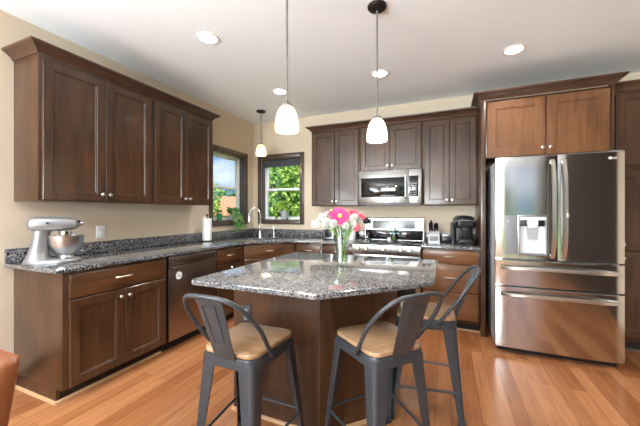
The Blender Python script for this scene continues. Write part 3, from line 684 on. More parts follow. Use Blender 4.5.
# badge: round mark and letters
b = bm_(); lathe(b, [(0.0115, 0), (0.0108, 0.002)], Matrix.Translation((0.812, FD+0.004, 1.725)) @ Matrix.Rotation(R(90), 4, 'X'), 20); lg = obj('emblem', b, PAPER, R1); lg['label'] = 'small round emblem with two letters'
fc = bpy.data.curves.new('letters_outline', 'FONT'); fc.body = 'LG'; fc.size = 0.024; fc.extrude = 0.0008; fo = bpy.data.objects.new('letters_outline', fc); COL.objects.link(fo)
dgr = bpy.context.evaluated_depsgraph_get(); me = bpy.data.meshes.new_from_object(fo.evaluated_get(dgr)); bpy.data.objects.remove(fo); me.materials.clear(); me.materials.append(PAPER)
lo = bpy.data.objects.new('letters', me); COL.objects.link(lo); lo.location = (0.827, FD+0.0045, 1.7165); lo.rotation_euler = (R(90), 0, 0); lo.parent = lg
b = bm_(); box(b, 0.735, 0.835, FD+0.002, FD+0.012, 0.872, 0.886, 0.001); obj('energy_plate', b, BLACK, R1)
for z in (1.765,):
    b = bm_(); box(b, 0.01, 0.09, -0.96, -0.86, 1.7555, 1.79, 0.004); box(b, FW-0.09, FW-0.01, -0.96, -0.86, 1.7555, 1.79, 0.004); obj('hinge_cover', b, GREYPL, t)

# ------------------------------------------------------------------ bar stools
def make_stool(label):
    t = thing('bar_stool', label, 'stool', (0, 0, 0), 0, 'bar stools around the island')
    def tw(x, y): return (x*(0.923+0.077*max(-1.0, min(1.0, y/0.176))), y)      # seat narrows to the back
    def rp_(s, r): return [tw(x, y) for x, y in round_poly([(-s, -s), (s, -s), (s, s), (-s, s)], r, 6)]
    b = bm_(); slab(b, rp_(0.176, 0.055), 0.618, 0.640, 0.005); obj('seat', b, SEATW, t, 50)
    b = bm_(); rings(b, [[(x, y, z) for x, y in rp_(s, r)] for s, r, z in ((0.170, 0.05, 0.560), (0.182, 0.058, 0.566), (0.180, 0.057, 0.612), (0.178, 0.056, 0.6175), (0.165, 0.05, 0.6175), (0.163, 0.05, 0.562))] + [[(x, y, 0.560) for x, y in rp_(0.170, 0.05)]], False, False); obj('seat_frame', b, GUN, t, 50)
    def leg(sx, sy):
        b = bm_(); rl = []
        for s in (0.0, 0.35, 0.75, 1.0):
            z = 0.600*(1-s)+0.012*s; c = 0.176+(0.222-0.176)*s; wv = 0.084*(1-s)+0.034*s
            if s > 0.7: wv = max(wv, 0.036)
            th = 0.006; rr_ = 0.028*(1-s)+0.010*s
            # L section with a rounded outer corner, corner towards (+,+)
            out = [(c, c-wv), (c, c-rr_)] + [(c-rr_+rr_*math.cos(a), c-rr_+rr_*math.sin(a)) for a in (R(18*k) for k in range(1, 5))] + [(c-rr_, c), (c-wv, c)]
            inn = [(x-th if i < 4 else x-th*(0.7), y-th if i >= 4 else y-th*0.7) for i, (x, y) in enumerate(out)]
            inn[0] = (out[0][0]-th, out[0][1]); inn[-1] = (out[-1][0], out[-1][1]-th)
            poly = out + list(reversed(inn))
            k_ = 1.0 if sy > 0 else (0.845*(1-s)+0.80*s)
            rl.append([(sx*(x-c*(1-k_)), sy*y, z) for x, y in poly])
        rings(b, rl); o = obj('leg', b, GUN, t, 40)
        q = bm_(); c = 0.222; kx = 0.0 if sy > 0 else c*0.2; box(q, sx*(c-0.04-kx), sx*(c+0.003-kx), sy*(c-0.04), sy*(c+0.003), 0.0, 0.014, 0.003); obj('rubber_foot', q, RUBBER, o)
    for sx in (-1, 1):
        for sy in (-1, 1): leg(sx, sy)
    zs = 0.200; cc = 0.2025; cb = 0.163
    for p, q in (((-cb, -cc), (-cc, cc)), ((cb, -cc), (cc, cc)), ((-cc, cc), (cc, cc)), ((-cb, -cc), (cb, -cc))):
        b = bm_(); u = Vector((*p, zs)); v = Vector((*q, zs)); tube(b, [u, v], 0.0075, 8); obj('stretcher', b, GUN, t)
    b = bm_(); pts = []; base = Vector((0, -0.068, 0.605)); dirv = Vector((0, -0.58, 0.815)).normalized()
    pts.append((-0.176, -0.066, 0.606))
    for k in range(29):
        a = PI*k/28; cx_, sx_ = -math.cos(a), math.sin(a)
        x = (0.177+0.028*min(1.0, 2.2*sx_))*math.copysign(abs(cx_)**0.50, cx_); s = 0.398*abs(sx_)**0.86
        bulge = -0.018*sx_*(1-abs(cx_))
        p = base + dirv*s + Vector((x, bulge, 0)); pts.append(tuple(p))
    pts.append((0.176, -0.066, 0.606))
    b = bm_(); tube(b, pts, 0.0105, 10); obj('back_hoop', b, GUN, t, 60)
    # splat
    top = base + dirv*0.391; b = bm_(); n = 10; rl = []
    for k in range(n+1):
        s = k/n; z0 = Vector((0, -0.181, 0.610)).lerp(Vector((0, top.y-0.010, top.z)), s); hw = 0.056+0.018*s
        row = []
        for j in range(9):
            u = -1+2*j/8; drop = -0.018*u*u if k == n else 0
            row.append(Vector((u*hw, z0.y+0.012*s*(u*u), z0.z+drop)))
        rl.append(row)
    nrm = Vector((0, -0.95, -0.3)).normalized()*0.004
    rings(b, [r_ + [p+nrm for p in reversed(r_)] for r_ in rl]); sp = obj('back_splat', b, GUN, t, 40)
    b = bm_(); rect = [(-0.028, 0.25), (0.028, 0.25), (0.036, 0.86), (-0.036, 0.86), (-0.028, 0.25)]; ps = []
    for x, s in rect:
        z0 = Vector((0, -0.181, 0.610)).lerp(Vector((0, top.y-0.010, top.z)), s); ps.append((x, z0.y-0.004, z0.z))
    for i in range(4): tube(b, [ps[i], ps[i+1]], 0.0022, 6)
    obj('embossed_border', b, GUN, sp)
    return t
s0 = make_stool('gunmetal bar stool with wood seat at the wide end of the island, nearest the dishwasher')
s0.location = (2.008, -2.872, 0)
dup(s0, (2.618, -2.590, 0), R(47), 'gunmetal bar stool with wood seat at the clipped corner of the island')
dup(s0, (2.815, -2.03, 0), R(94), 'gunmetal bar stool with wood seat seen side on, nearest the drawer cabinet')

# ------------------------------------------------------------------ pendants and recessed lights
def pendant(label, x, y, zb, power, glass=None):
    t = thing('pendant_light', label, 'pendant light', (x, y, H), 0, 'glass pendant lights')
    b = bm_(); lathe(b, [(0.066, -0.001), (0.066, -0.010), (0.058, -0.020), (0.030, -0.026), (0.012, -0.034)], None, 28); obj('canopy', b, BRONZE, t)
    top = zb+0.155-H; b = bm_(); tube(b, [(0, 0, -0.03), (0, 0, top+0.02)], 0.0068, 8); obj('rod', b, ROD, t)
    b = bm_(); lathe(b, [(0.008, top+0.03), (0.018, top+0.018), (0.034, top+0.012), (0.036, top), (0.030, top-0.003)], None, 20); obj('socket_cap', b, ROD, t)
    z = zb-H
    prof = [(0.034, z+0.152), (0.046, z+0.140), (0.058, z+0.115), (0.067, z+0.08), (0.0725, z+0.045), (0.0735, z+0.028)]
    b = bm_(); lathe(b, prof + [(r-0.003, h_) for r, h_ in reversed(prof)], None, 32, cap0=False, cap1=False); sh = obj('lamp_shade', b, glass or SHADE, t)
    pr2 = [(0.0735, z+0.0279), (0.0735, z+0.014), (0.071, z+0.0)]
    b = bm_(); lathe(b, pr2 + [(r-0.003, h_) for r, h_ in reversed(pr2)], None, 32, cap0=False, cap1=False); obj('shade_rim', b, SHADELOW, sh)
    b = bm_(); lathe(b, [(0.012, z+0.13), (0.014, z+0.10), (0.028, z+0.07), (0.026, z+0.05), (0.01, z+0.038)], None, 16); obj('bulb', b, CANLENS, t)
    light('bulb_glow', 'POINT', (0, 0, z+0.025), (0, 0, 0), power, (1, 0.92, 0.80), t, shadow_soft_size=0.03)
pendant('glass pendant light over the island, nearer the mixer side and closest to the camera', 2.035, -2.524, 1.783, 22)
pendant('glass pendant light over the island in front of the microwave cabinet', 2.494, -2.054, 1.783, 22)
pendant('small glass pendant light hanging in the corner above the sink', 0.486, -0.501, 2.095, 6, SHADEDIM)
CANS = [(1.114, -2.211, 'recessed ceiling light nearest the left wall cabinets'), (1.096, -1.006, 'recessed ceiling light in the corner near the sink pendant'),
        (2.301, -1.011, 'recessed ceiling light before the microwave, behind a pendant rod'), (3.497, -1.014, 'recessed ceiling light before the refrigerator'),
        (3.6, -2.6, 'recessed ceiling light above the floor by the refrigerator, outside the frame'), (1.2, -4.2, 'recessed ceiling light behind the camera towards the left wall'), (3.6, -4.8, 'recessed ceiling light behind the camera')]
for x, y, lab in CANS:
    t = thing('recessed_light', lab, 'ceiling light', (x, y, H), 0, 'recessed ceiling lights')
    b = bm_(); lathe(b, [(0.092, -0.0005), (0.090, -0.006), (0.072, -0.008), (0.070, -0.0005)], None, 36, cap0=False, cap1=False); obj('trim_ring', b, WHITE, t)
    b = bm_(); lathe(b, [(0.0699, -0.0006), (0.0695, -0.004), (0.03, -0.005)], None, 32); obj('lens', b, CANLENS, t)
    light('lamp_beam', 'SPOT', (0, 0, -0.02), (0, 0, 0), 42, (1, 0.97, 0.93), t, spot_size=R(125), spot_blend=0.8, shadow_soft_size=0.07)

# ------------------------------------------------------------------ outlets and switches
def plate(label, cat, loc, rz, wd, hh, kind):
    t = thing('wall_plate', label, cat, loc, rz)
    b = bm_(); box(b, -wd/2, wd/2, -0.006, -0.0005, -hh/2, hh/2, 0.002); o = obj('cover_plate', b, WHITE, t)
    n = max(1, round(wd/0.065)) if kind == 'switch' else 1
    for i in range(n):
        xc = (i-(n-1)/2)*0.046
        if kind == 'switch':
            b = bm_(); box(b, xc-0.016, xc+0.016, -0.009, -0.0062, -0.033, 0.033, 0.001); obj('rocker', b, VINYL, o)
        else:
            b = bm_()
            for dz in (-0.02, 0.02): box(b, xc-0.015, xc+0.015, -0.0085, -0.0062, dz-0.014, dz+0.014, 0.002)
            obj('socket', b, VINYL, o)
            b = bm_()
            for dz in (-0.02, 0.02):
                for dx in (-0.006, 0.006): box(b, xc+dx-0.001, xc+dx+0.001, -0.0092, -0.0086, dz-0.003, dz+0.006)
            obj('slots', b, BLACK, o)
plate('white outlet on the left wall, next to the stand mixer', 'outlet', (0, -2.384, 1.10), R(90), 0.078, 0.118, 'outlet')
plate('white switch plate behind the paper towel roll', 'switch', (0, -1.08, 1.165), R(90), 0.075, 0.118, 'switch')
plate('white double switch plate on the back wall to the right of the back window', 'switch', (1.115, 0, 1.10), 0, 0.12, 0.118, 'switch')
plate('white outlet between the knife block and the coffee maker', 'outlet', (3.03, 0, 1.10), 0, 0.078, 0.118, 'outlet')

# ------------------------------------------------------------------ stand mixer (local: bowl towards +x)
t = thing('stand_mixer', 'silver stand mixer with a steel bowl on the left counter', 'stand mixer', (0.285, -2.885, 0.9142), R(56))
b = bm_(); pl = []
for k in range(32):
    a = 2*PI*k/32; x = 0.165*math.cos(a); y = (0.105 if x > 0 else 0.082)*math.sin(a)*(1 if abs(math.cos(a)) < 0.8 else 1); pl.append((x+0.0, y))
rings(b, [[(x*s, y*s, z) for x, y in pl] for s, z in ((0.97, 0), (1.0, 0.006), (1.0, 0.016), (0.94, 0.026), (0.80, 0.030))])
# column lofted up to the head
cols = [(-0.080, 0.082, 0.072, 0.024), (-0.080, 0.066, 0.058, 0.055), (-0.078, 0.054, 0.050, 0.10), (-0.072, 0.048, 0.047, 0.16), (-0.066, 0.050, 0.048, 0.205), (-0.06, 0.056, 0.05, 0.237)]
rings(b, [[(cx_+rx*math.cos(2*PI*k/24), ry*math.sin(2*PI*k/24), z) for k in range(24)] for cx_, rx, ry, z in cols]); obj('base', b, SILVER, t, 60)
b = bm_(); rl = []
for s, hw, z0, z1 in ((-0.138, 0.030, 0.258, 0.300), (-0.132, 0.048, 0.242, 0.320), (-0.115, 0.058, 0.232, 0.333), (-0.08, 0.064, 0.226, 0.338), (0.0, 0.064, 0.228, 0.338), (0.07, 0.061, 0.232, 0.333), (0.115, 0.054, 0.238, 0.322), (0.140, 0.042, 0.248, 0.308), (0.148, 0.028, 0.258, 0.298)):
    zc = (z0+z1)/2; hz = (z1-z0)/2
    rl.append([(s, hw*math.copysign(abs(math.cos(a))**0.7, math.cos(a)), zc+hz*math.copysign(abs(math.sin(a))**0.7, math.sin(a))) for a in (2*PI*k/24 for k in range(24))])
rings(b, rl); hd = obj('motor_head', b, SILVER, t, 60)
b = bm_(); rings(b, [[(x, 0.0665*sy, z) for x, z in ((-0.10, 0.248), (0.06, 0.248), (0.06, 0.256), (-0.10, 0.256))] for sy in (-1, 1)]); obj('trim_band', b, GREYPL, hd)
b = bm_(); lathe(b, [(0.016, 0), (0.02, 0.006), (0.018, 0.03), (0.012, 0.036)], Matrix.Translation((0.145, 0, 0.282)) @ Matrix.Rotation(R(90), 4, 'Y'), 16); hub = obj('attachment_hub', b, CHROME, hd)
b = bm_(); lathe(b, [(0.006, 0), (0.011, 0.004), (0.011, 0.014), (0.006, 0.018)], Matrix.Translation((0.152, -0.028, 0.300)) @ Matrix.Rotation(R(90), 4, 'X'), 12); obj('knob', b, BLACK, hd)
b = bm_(); lathe(b, [(0.007, 0), (0.007, 0.012)], Matrix.Translation((-0.02, -0.062, 0.292)) @ Matrix.Rotation(R(90), 4, 'X'), 10); obj('speed_lever', b, BLACK, hd)
b = bm_(); lathe(b, [(0.046, 0.228), (0.046, 0.205), (0.038, 0.198), (0.012, 0.196), (0.010, 0.165), (0.004, 0.16)], Matrix.Translation((0.075, 0, 0)), 24); obj('beater_shaft', b, CHROME, hd)
b = bm_(); prof = [(0.045, 0.0), (0.046, 0.012), (0.040, 0.020), (0.062, 0.034), (0.088, 0.066), (0.101, 0.105), (0.105, 0.150), (0.107, 0.168)]
lathe(b, prof + [(r-0.003, z+0.001) for r, z in reversed(prof[3:])], Matrix.Translation((0.075, 0, 0.0305)), 36); bw = obj('bowl', b, mat('polished_steel', (0.62, 0.615, 0.61), 0.3, metal=1.0), t, 60)
b = bm_(); tube(b, [(0.075+0.10*c5*0+0.0, -0.101, 0.17), (0.085, -0.145, 0.165), (0.085, -0.150, 0.12), (0.08, -0.100, 0.09)], 0.006, 8); 
bm_tmp = b; bm_tmp.free()

# paper towel holder
t = thing('paper_towel_holder', 'paper towel roll on a dark metal stand by the left window', 'paper towel', (0.15, -1.20, 0.9142), 0)
b = bm_(); lathe(b, [(0.078, 0), (0.078, 0.008), (0.07, 0.012)], None, 28); tube(b, [(0, 0, 0.01), (0, 0, 0.315)], 0.005, 8); lathe(b, [(0.006, 0.312), (0.014, 0.322), (0.012, 0.338), (0.003, 0.344)], None, 12); obj('stand', b, BRONZE, t)
b = bm_(); lathe(b, [(0.055, 0.014), (0.056, 0.02), (0.056, 0.284), (0.055, 0.290), (0.02, 0.290), (0.02, 0.28)], None, 32); obj('paper_roll', b, PAPER, t)
b = bm_(); tube(b, [(0.07, -0.03, 0.01), (0.07, -0.03, 0.10), (0.068, -0.03, 0.125)], 0.004, 8); obj('tension_arm', b, NICKEL, t)

# coffee maker
t = thing('coffee_maker', 'black single cup coffee maker on the right counter', 'coffee maker', (3.130, -0.235, 0.9142), R(8))
b = bm_(); def_ = round_poly([(-0.10, -0.14), (0.10, -0.14), (0.10, 0.14), (-0.10, 0.14)], 0.035, 5)
rings(b, [[(x, y, z) for x, y in inset_poly(def_, i)] for i, z in ((0.004, 0), (0, 0.006), (0, 0.032), (0.006, 0.04))])
bk = round_poly([(-0.095, 0.0), (0.095, 0.0), (0.10, 0.14), (-0.10, 0.14)], 0.03, 4); rings(b, [[(x, y, z) for x, y in bk] for z in (0.04, 0.21)]); obj('body', b, BLACK, t)
b = bm_(); rl = []
for i, z in ((0.0, 0.195), (-0.006, 0.215), (-0.008, 0.25), (0.0, 0.285), (0.016, 0.306), (0.040, 0.320), (0.07, 0.325)):
    rl.append([(x, y+0.01, z+0.02*(-(y)/0.14)*(-0.3)) for x, y in inset_poly(def_, i)])
rings(b, rl); hd = obj('brew_head', b, BLACK, t, 60)
b = bm_(); tube(b, [(-0.09, -0.09, 0.245)] + [(0.105*math.cos(PI-PI*k/10), -0.10-0.05*math.sin(PI*k/10), 0.262+0.012*math.sin(PI*k/10)) for k in range(11)] + [(0.09, -0.09, 0.245)], 0.008, 8); obj('lift_handle', b, SILVER, hd)
b = bm_(); lathe(b, [(0.022, 0.165), (0.045, 0.19), (0.05, 0.2)], Matrix.Translation((0, -0.065, 0)), 18); obj('brew_nozzle', b, GREYPL, hd)
b = bm_(); box(b, -0.065, 0.065, -0.130, -0.01, 0.041, 0.052, 0.003); obj('drip_tray', b, mat('dark_tray', (0.06, 0.06, 0.065), 0.3), t)
b = bm_(); box(b, -0.060, 0.060, -0.006, -0.0005, 0.055, 0.19, 0.002); obj('backplate', b, BLACK, t)
b = bm_(); rings(b, [[(x, y, z) for x, y in round_poly([(-0.135, -0.02), (-0.101, -0.02), (-0.101, 0.13), (-0.135, 0.13)], 0.012, 3)] for z in (0.0, 0.25)]); obj('water_tank', b, mat('smoky_tank', (0.035, 0.042, 0.055), 0.1), t)

# knife block with knives
KX, KY = 2.80, -0.20
t = thing('knife_block', 'grey knife block between the range and the coffee maker', 'knife block', (KX, KY, 0.9142), 0)
b = bm_(); rings(b, [[(x, -0.06, 0), (x, -0.065, 0.10), (x, 0.00, 0.165), (x, 0.065, 0.11), (x, 0.065, 0)] for x in (-0.062, 0.062)]); obj('block', b, mat('brushed_grey_block', (0.40, 0.41, 0.41), 0.4, metal=0.4), t)
b = bm_(); box(b, -0.05, 0.05, -0.0640, -0.0600, 0.02, 0.085, 0.001); obj('front_slot_panel', b, GREYPL, t)
knl = [(-0.045, -0.030, 0.11), (-0.020, -0.030, 0.13), (0.008, -0.032, 0.095), (0.036, -0.030, 0.105), (-0.03, -0.012, 0.125), (0.02, -0.012, 0.09)]
for i, (dx, dy, ln) in enumerate(knl):
    k = thing('kitchen_knife', 'knife with a dark handle standing in the grey knife block', 'knife', (KX+dx, KY+dy, 0.9142+0.1375+(dy+0.03)*1.0), 0, 'knives in the block')
    lean = Vector((0.12*(dx*8), -0.35, 0.9)).normalized()
    b = bm_(); tube(b, [lean*0.003, lean*0.018], 0.009, 8); obj('bolster', b, CHROME, k)
    b = bm_(); tube(b, [lean*0.018, lean*0.04, lean*(ln*0.8), lean*ln], [0.008, 0.0105, 0.011, 0.008], 8); obj('handle', b, BLACK, k)
b = bm_(); box(b, -0.045, 0.045, -0.03, 0.03, 0, 0.06, 0.004); t = thing('storage_box', 'small dark box between the knife block and the coffee maker', 'box', (2.925, -0.10, 0.9142)); obj('box_body', b, BLACK, t)
b = bm_(); box(b, -0.047, 0.047, -0.032, 0.032, 0.0605, 0.072, 0.003); obj('lid', b, GREYPL, t)

# toaster
t = thing('toaster', 'stainless toaster on the back counter behind the flowers', 'toaster', (1.49, -0.28, 0.9142), R(0))
b = bm_(); rl = [[(x, y, z) for x, y in round_poly([(-0.085+i, -0.13+i), (0.085-i, -0.13+i), (0.085-i, 0.13-i), (-0.085+i, 0.13-i)], 0.03, 4)] for i, z in ((0.006, 0.012), (0, 0.02), (0, 0.15), (0.012, 0.175), (0.03, 0.183))]
rings(b, rl); obj('body', b, STEEL, t)
b = bm_(); box(b, -0.05, 0.05, -0.137, -0.1305, 0.03, 0.145, 0.004); obj('end_panel', b, BLACK, t)
b = bm_(); box(b, -0.022, 0.022, -0.158, -0.1372, 0.115, 0.128, 0.003); obj('lever', b, BLACK, t)
b = bm_(); box(b, -0.08, 0.08, -0.12, 0.12, 0.0, 0.0119, 0.002); obj('feet', b, BLACK, t)
b = bm_()
for x in (-0.028, 0.028): box(b, x-0.012, x+0.012, -0.095, 0.095, 0.1832, 0.1845)
obj('slots', b, BLACK, t)
# canister
t = thing('canister', 'white ceramic canister on the back counter next to the range', 'canister', (1.76, -0.30, 0.9142))
b = bm_(); lathe(b, [(0.062, 0), (0.066, 0.006), (0.066, 0.15), (0.062, 0.156)], None, 28); obj('jar', b, WHITE, t)
b = bm_(); lathe(b, [(0.064, 0.1565), (0.064, 0.168), (0.05, 0.176), (0.012, 0.178), (0.014, 0.195), (0.006, 0.2)], None, 28); obj('lid', b, WHITE, t)
# black ladle hanging jar on the range edge
t = thing('utensil_jar', 'small glass jar holding a black ladle at the left back of the range', 'jar', (RX+0.055, -0.16, 0.9188))
b = bm_(); lathe(b, [(0.028, 0), (0.031, 0.004), (0.031, 0.085), (0.029, 0.088), (0.028, 0.085), (0.028, 0.006)], None, 20); obj('jar', b, BGLASS, t)
lad = thing('ladle', 'black ladle standing in the glass jar on the range', 'ladle', (RX+0.055, -0.16, 0.9275))
b = bm_(); tube(b, [(0.006, 0, 0.0), (-0.01, 0, 0.12), (-0.02, -0.005, 0.20)], 0.005, 8); obj('handle', b, BLACK, lad)
b = bm_(); lathe(b, [(0.006, -0.022), (0.03, -0.014), (0.041, 0.004), (0.043, 0.016), (0.040, 0.016), (0.037, 0.004), (0.02, -0.010), (0.004, -0.012)], Matrix.Translation((-0.02, -0.01, 0.232)) @ Matrix.Rotation(R(75), 4, 'X'), 22); obj('bowl', b, BLACK, lad)
# bottle
t = thing('oil_bottle', 'clear glass oil bottle with a dark pourer standing on the cooktop', 'bottle', (RX+0.405, -0.20, 0.9188))
b = bm_(); lathe(b, [(0.030, 0), (0.034, 0.006), (0.034, 0.14), (0.030, 0.165), (0.014, 0.20), (0.012, 0.235), (0.014, 0.238)], None, 22); obj('glass_body', b, BGLASS, t)
b = bm_(); lathe(b, [(0.029, 0.005), (0.031, 0.009), (0.031, 0.05), (0.004, 0.05)], None, 20); obj('oil', b, mat('pale_oil', (0.34, 0.33, 0.12), 0.2), t)
b = bm_(); tube(b, [(0, 0, 0.238), (0, 0, 0.255), (0.008, 0, 0.285)], [0.013, 0.011, 0.005], 10); obj('pourer', b, BLACK, t)
t = thing('salt_shaker', 'small steel shaker in front of the oil bottle on the cooktop', 'shaker', (RX+0.36, -0.27, 0.9188))
b = bm_(); lathe(b, [(0.02, 0), (0.021, 0.003), (0.018, 0.04)], None, 16); obj('body', b, WHITE, t)
b = bm_(); lathe(b, [(0.0182, 0.0402), (0.018, 0.052), (0.008, 0.06)], None, 16); obj('cap', b, CHROME, t)

# ------------------------------------------------------------------ window plants
def leafquads(bm, n, fn, sz, rnd, mi=0, fold=0.25):
    for _ in range(n):
        c, out = fn(rnd); s = sz*rnd.uniform(0.7, 1.3)
        d = (Vector(out)+Vector((rnd.uniform(-.7, .7), rnd.uniform(-.7, .7), rnd.uniform(-.7, .4)))).normalized()
        side = d.orthogonal().normalized(); side.rotate(Matrix.Rotation(rnd.uniform(0, 2*PI), 3, d)); nn = d.cross(side)
        c = Vector(c); p = [c-d*s, c+side*s*0.55+nn*s*fold, c+d*s, c-side*s*0.55+nn*s*fold]
        vs = [bm.verts.new(q) for q in p]
        for f in ((vs[0], vs[1], vs[2]), (vs[0], vs[2], vs[3])): bm.faces.new(f).material_index = mi
rnd = random.Random(3)
t = thing('potted_plant', 'leafy green plant in a grey pot on the back window sill', 'plant', (0.565, 0.045, WZ0+0.0155))
b = bm_(); lathe(b, [(0.050, 0), (0.054, 0.004), (0.068, 0.125), (0.071, 0.128), (0.071, 0.142), (0.064, 0.142), (0.062, 0.12)], None, 24); obj('pot', b, POTG, t)
b = bm_()
def f1(r):
    a = r.uniform(0, 2*PI); q = r.random()**0.6; x = 0.185*q*math.cos(a); y = 0.055*q*math.sin(a); z = 0.19+0.09*(1-q*q)*r.uniform(0.3, 1.5)-0.06*q*r.random(); return (x, y, z), (math.cos(a), 0.4*math.sin(a), 0.3)
leafquads(b, 170, f1, 0.030, rnd)
def f1b(r):
    sx = r.choice((-1, -1, 1)); q = r.random(); return (sx*(0.14+0.03*r.random()), r.uniform(-0.02, 0.03), 0.17-0.15*q), (sx*0.4, 0, -1)
leafquads(b, 40, f1b, 0.026, rnd); obj('foliage', b, LEAFY, t, 0)
b = bm_()
for k in range(9):
    a = 2*PI*k/9; tube(b, [(0, 0, 0.12), (0.05*math.cos(a), 0.03*math.sin(a), 0.18), (0.12*math.cos(a), 0.04*math.sin(a), 0.205)], 0.003, 5)
obj('stems', b, STEMG, t)
t = thing('potted_plant', 'trailing green plant hanging over the left window sill', 'plant', (0.045, -0.50, WZ0+0.0155-0.0))
t.location = (-0.045, -0.48, WZ0+0.0155)
b = bm_(); lathe(b, [(0.034, 0), (0.036, 0.004), (0.042, 0.07), (0.044, 0.073), (0.044, 0.082), (0.039, 0.082), (0.038, 0.07)], None, 20); obj('pot', b, POTG, t)
b = bm_()
def f2(r):
    a = r.uniform(0, 2*PI); q = r.random()**0.5; return (0.02+0.075*q*math.cos(a)*0.8, 0.115*q*math.sin(a), 0.12+0.06*r.uniform(-0.6, 1.0)), (math.cos(a), math.sin(a), 0.3)
leafquads(b, 75, f2, 0.034, rnd)
VN = []
for k in range(7):
    y0 = -0.09+0.033*k; ln = rnd.uniform(0.12, 0.20); VN.append([(0.03, y0*0.5, 0.10), (0.08, y0*0.8, 0.10), (0.115, y0, 0.02), (0.12, y0*1.25+0.01, -ln*0.5), (0.115, y0*1.4+0.03, -ln)])
def f2b(r):
    v = r.choice(VN); i = r.randrange(1, 4); q = r.random(); p = Vector(v[i]).lerp(Vector(v[i+1]), q); return p+Vector((r.uniform(0, 0.02), r.uniform(-.025, .025), 0)), (0.6, r.uniform(-.5, .5), -0.6)
leafquads(b, 75, f2b, 0.030, rnd); obj('foliage', b, LEAFG, t, 0)
b = bm_()
for v in VN: tube(b, v, 0.0028, 5)
obj('stems', b, STEMG, t)
t = thing('flower_pot', 'small green pot with a seedling on the left window sill', 'plant pot', (-0.05, -0.745, WZ0+0.0155))
b = bm_(); lathe(b, [(0.030, 0), (0.033, 0.004), (0.040, 0.085), (0.043, 0.088), (0.043, 0.10), (0.037, 0.10), (0.036, 0.085)], None, 20); obj('pot', b, POTGR, t)
b = bm_()
def f3(r): a = r.uniform(0, 2*PI); return (0.03*math.cos(a), 0.03*math.sin(a), 0.115+0.03*r.random()), (math.cos(a), math.sin(a), 0.6)
leafquads(b, 26, f3, 0.018, rnd); obj('foliage', b, LEAFG, t, 0)

# ------------------------------------------------------------------ vase and flowers
VX, VY = 2.28, -2.19; VZ = 0.9142
t = thing('flower_vase', 'clear glass flower vase of pink and white flowers on the island', 'vase', (VX, VY, VZ))
prof = [(0.036, 0), (0.040, 0.005), (0.040, 0.03), (0.041, 0.10), (0.049, 0.18), (0.066, 0.26), (0.072, 0.285)]
b = bm_(); lathe(b, prof + [(r-0.004, z) for r, z in reversed(prof[2:])], None, 36); obj('glass_body', b, VGLASS, t, 60)
b = bm_(); lathe(b, [(0.0355, 0.0305), (0.0365, 0.10), (0.039, 0.135)], None, 28); obj('water', b, thin_glass('vase_water', (0.90, 0.95, 0.88)), t, 60)
def flower(kind, label, px, py, pz, tilt, rad, group, m, cm=None, stem=True):
    f = thing(kind, label, 'flower', (VX, VY, VZ), 0, group)
    tip = Vector((px, py, pz)); a = rnd.uniform(0, 2*PI); bx = Vector((0.022*math.cos(a), 0.022*math.sin(a), 0.035)); neck = Vector((px*0.38, py*0.38, 0.22))
    b = bm_(); pre = [bx, bx.lerp(neck, 0.5), neck] if kind == 'gerbera' or rnd.random() < 0.3 else [neck*0.95]
    tube(b, pre + [ neck.lerp(tip, 0.6)+Vector((0, 0, 0.012)), tip], 0.0026, 6); obj('stem', b, STEMG, f)
    n = Vector(tilt).normalized(); u = n.orthogonal().normalized(); v = n.cross(u); b = bm_()
    if kind == 'gerbera':
        for layer, (cnt, r_, rise) in enumerate(((22, rad, 0.10), (20, rad*0.82, 0.26), (16, rad*0.5, 0.42))):
            for k in range(cnt):
                an = 2*PI*(k+0.5*layer)/cnt+rnd.uniform(-.06, .06); d = u*math.cos(an)+v*math.sin(an); s = n.cross(d); wv = r_*0.13
                p = [tip+d*r_*0.12, tip+d*r_*0.6+s*wv+n*r_*rise*0.5, tip+d*r_*rnd.uniform(.93, 1.05)+n*r_*rise*0.45, tip+d*r_*0.6-s*wv+n*r_*rise*0.5]
                p2 = [q+n*0.0012 for q in p]; rings(b, [p, p2])
    else:
        cnt = 60 if rad > 0.025 else 34
        for k in range(cnt):
            h_ = 1-2*(k+0.5)/cnt*0.72; an = k*2.399; rr_ = math.sqrt(max(0, 1-h_*h_)); d = (u*math.cos(an)+v*math.sin(an))*rr_+n*h_
            s = d.orthogonal().normalized(); q = d.cross(s); c = tip+d*rad*0.62; wv = rad*0.30
            p = [tip+d*rad*0.25, c+s*wv, tip+d*rad, c-s*wv]; rings(b, [p, [x+q*0.0014 for x in p]])
            p = [tip+d*rad*0.25, c+q*wv, tip+d*rad*0.95, c-q*wv]; rings(b, [p, [x+s*0.0014 for x in p]])
    obj('petals', b, m, f, 0)
    if cm:
        b = bm_(); M = Matrix.Translation(tip+n*rad*0.12) @ n.to_track_quat('Z', 'Y').to_matrix().to_4x4(); lathe(b, [(rad*0.2, 0), (rad*0.2, rad*0.08), (rad*0.10, rad*0.16), (rad*0.02, rad*0.17)], M, 14); obj('flower_centre', b, cm, f)
    return f
cr = Vector((math.cos(R(22.845)), math.sin(R(22.845)), 0)); cf = Vector((math.sin(R(22.845)), -math.cos(R(22.845)), 0))   # bouquet's own right and front
def at(r, f, z): p = cr*r+cf*f; return p.x, p.y, z-0.012
def tl(r, f, z): p = cr*r+cf*f+Vector((0, 0, z)); return p
flower('gerbera', 'large hot pink gerbera with a yellow centre at the front of the bouquet', *at(-0.018, 0.055, 0.352), tl(0.0, 0.9, 0.45), 0.074, 'pink gerberas', PINK, YELLOW)
flower('gerbera', 'hot pink gerbera at the back left of the bouquet', *at(-0.070, -0.01, 0.385), tl(-0.4, 0.2, 0.9), 0.055, 'pink gerberas', PINK, YELLOW)
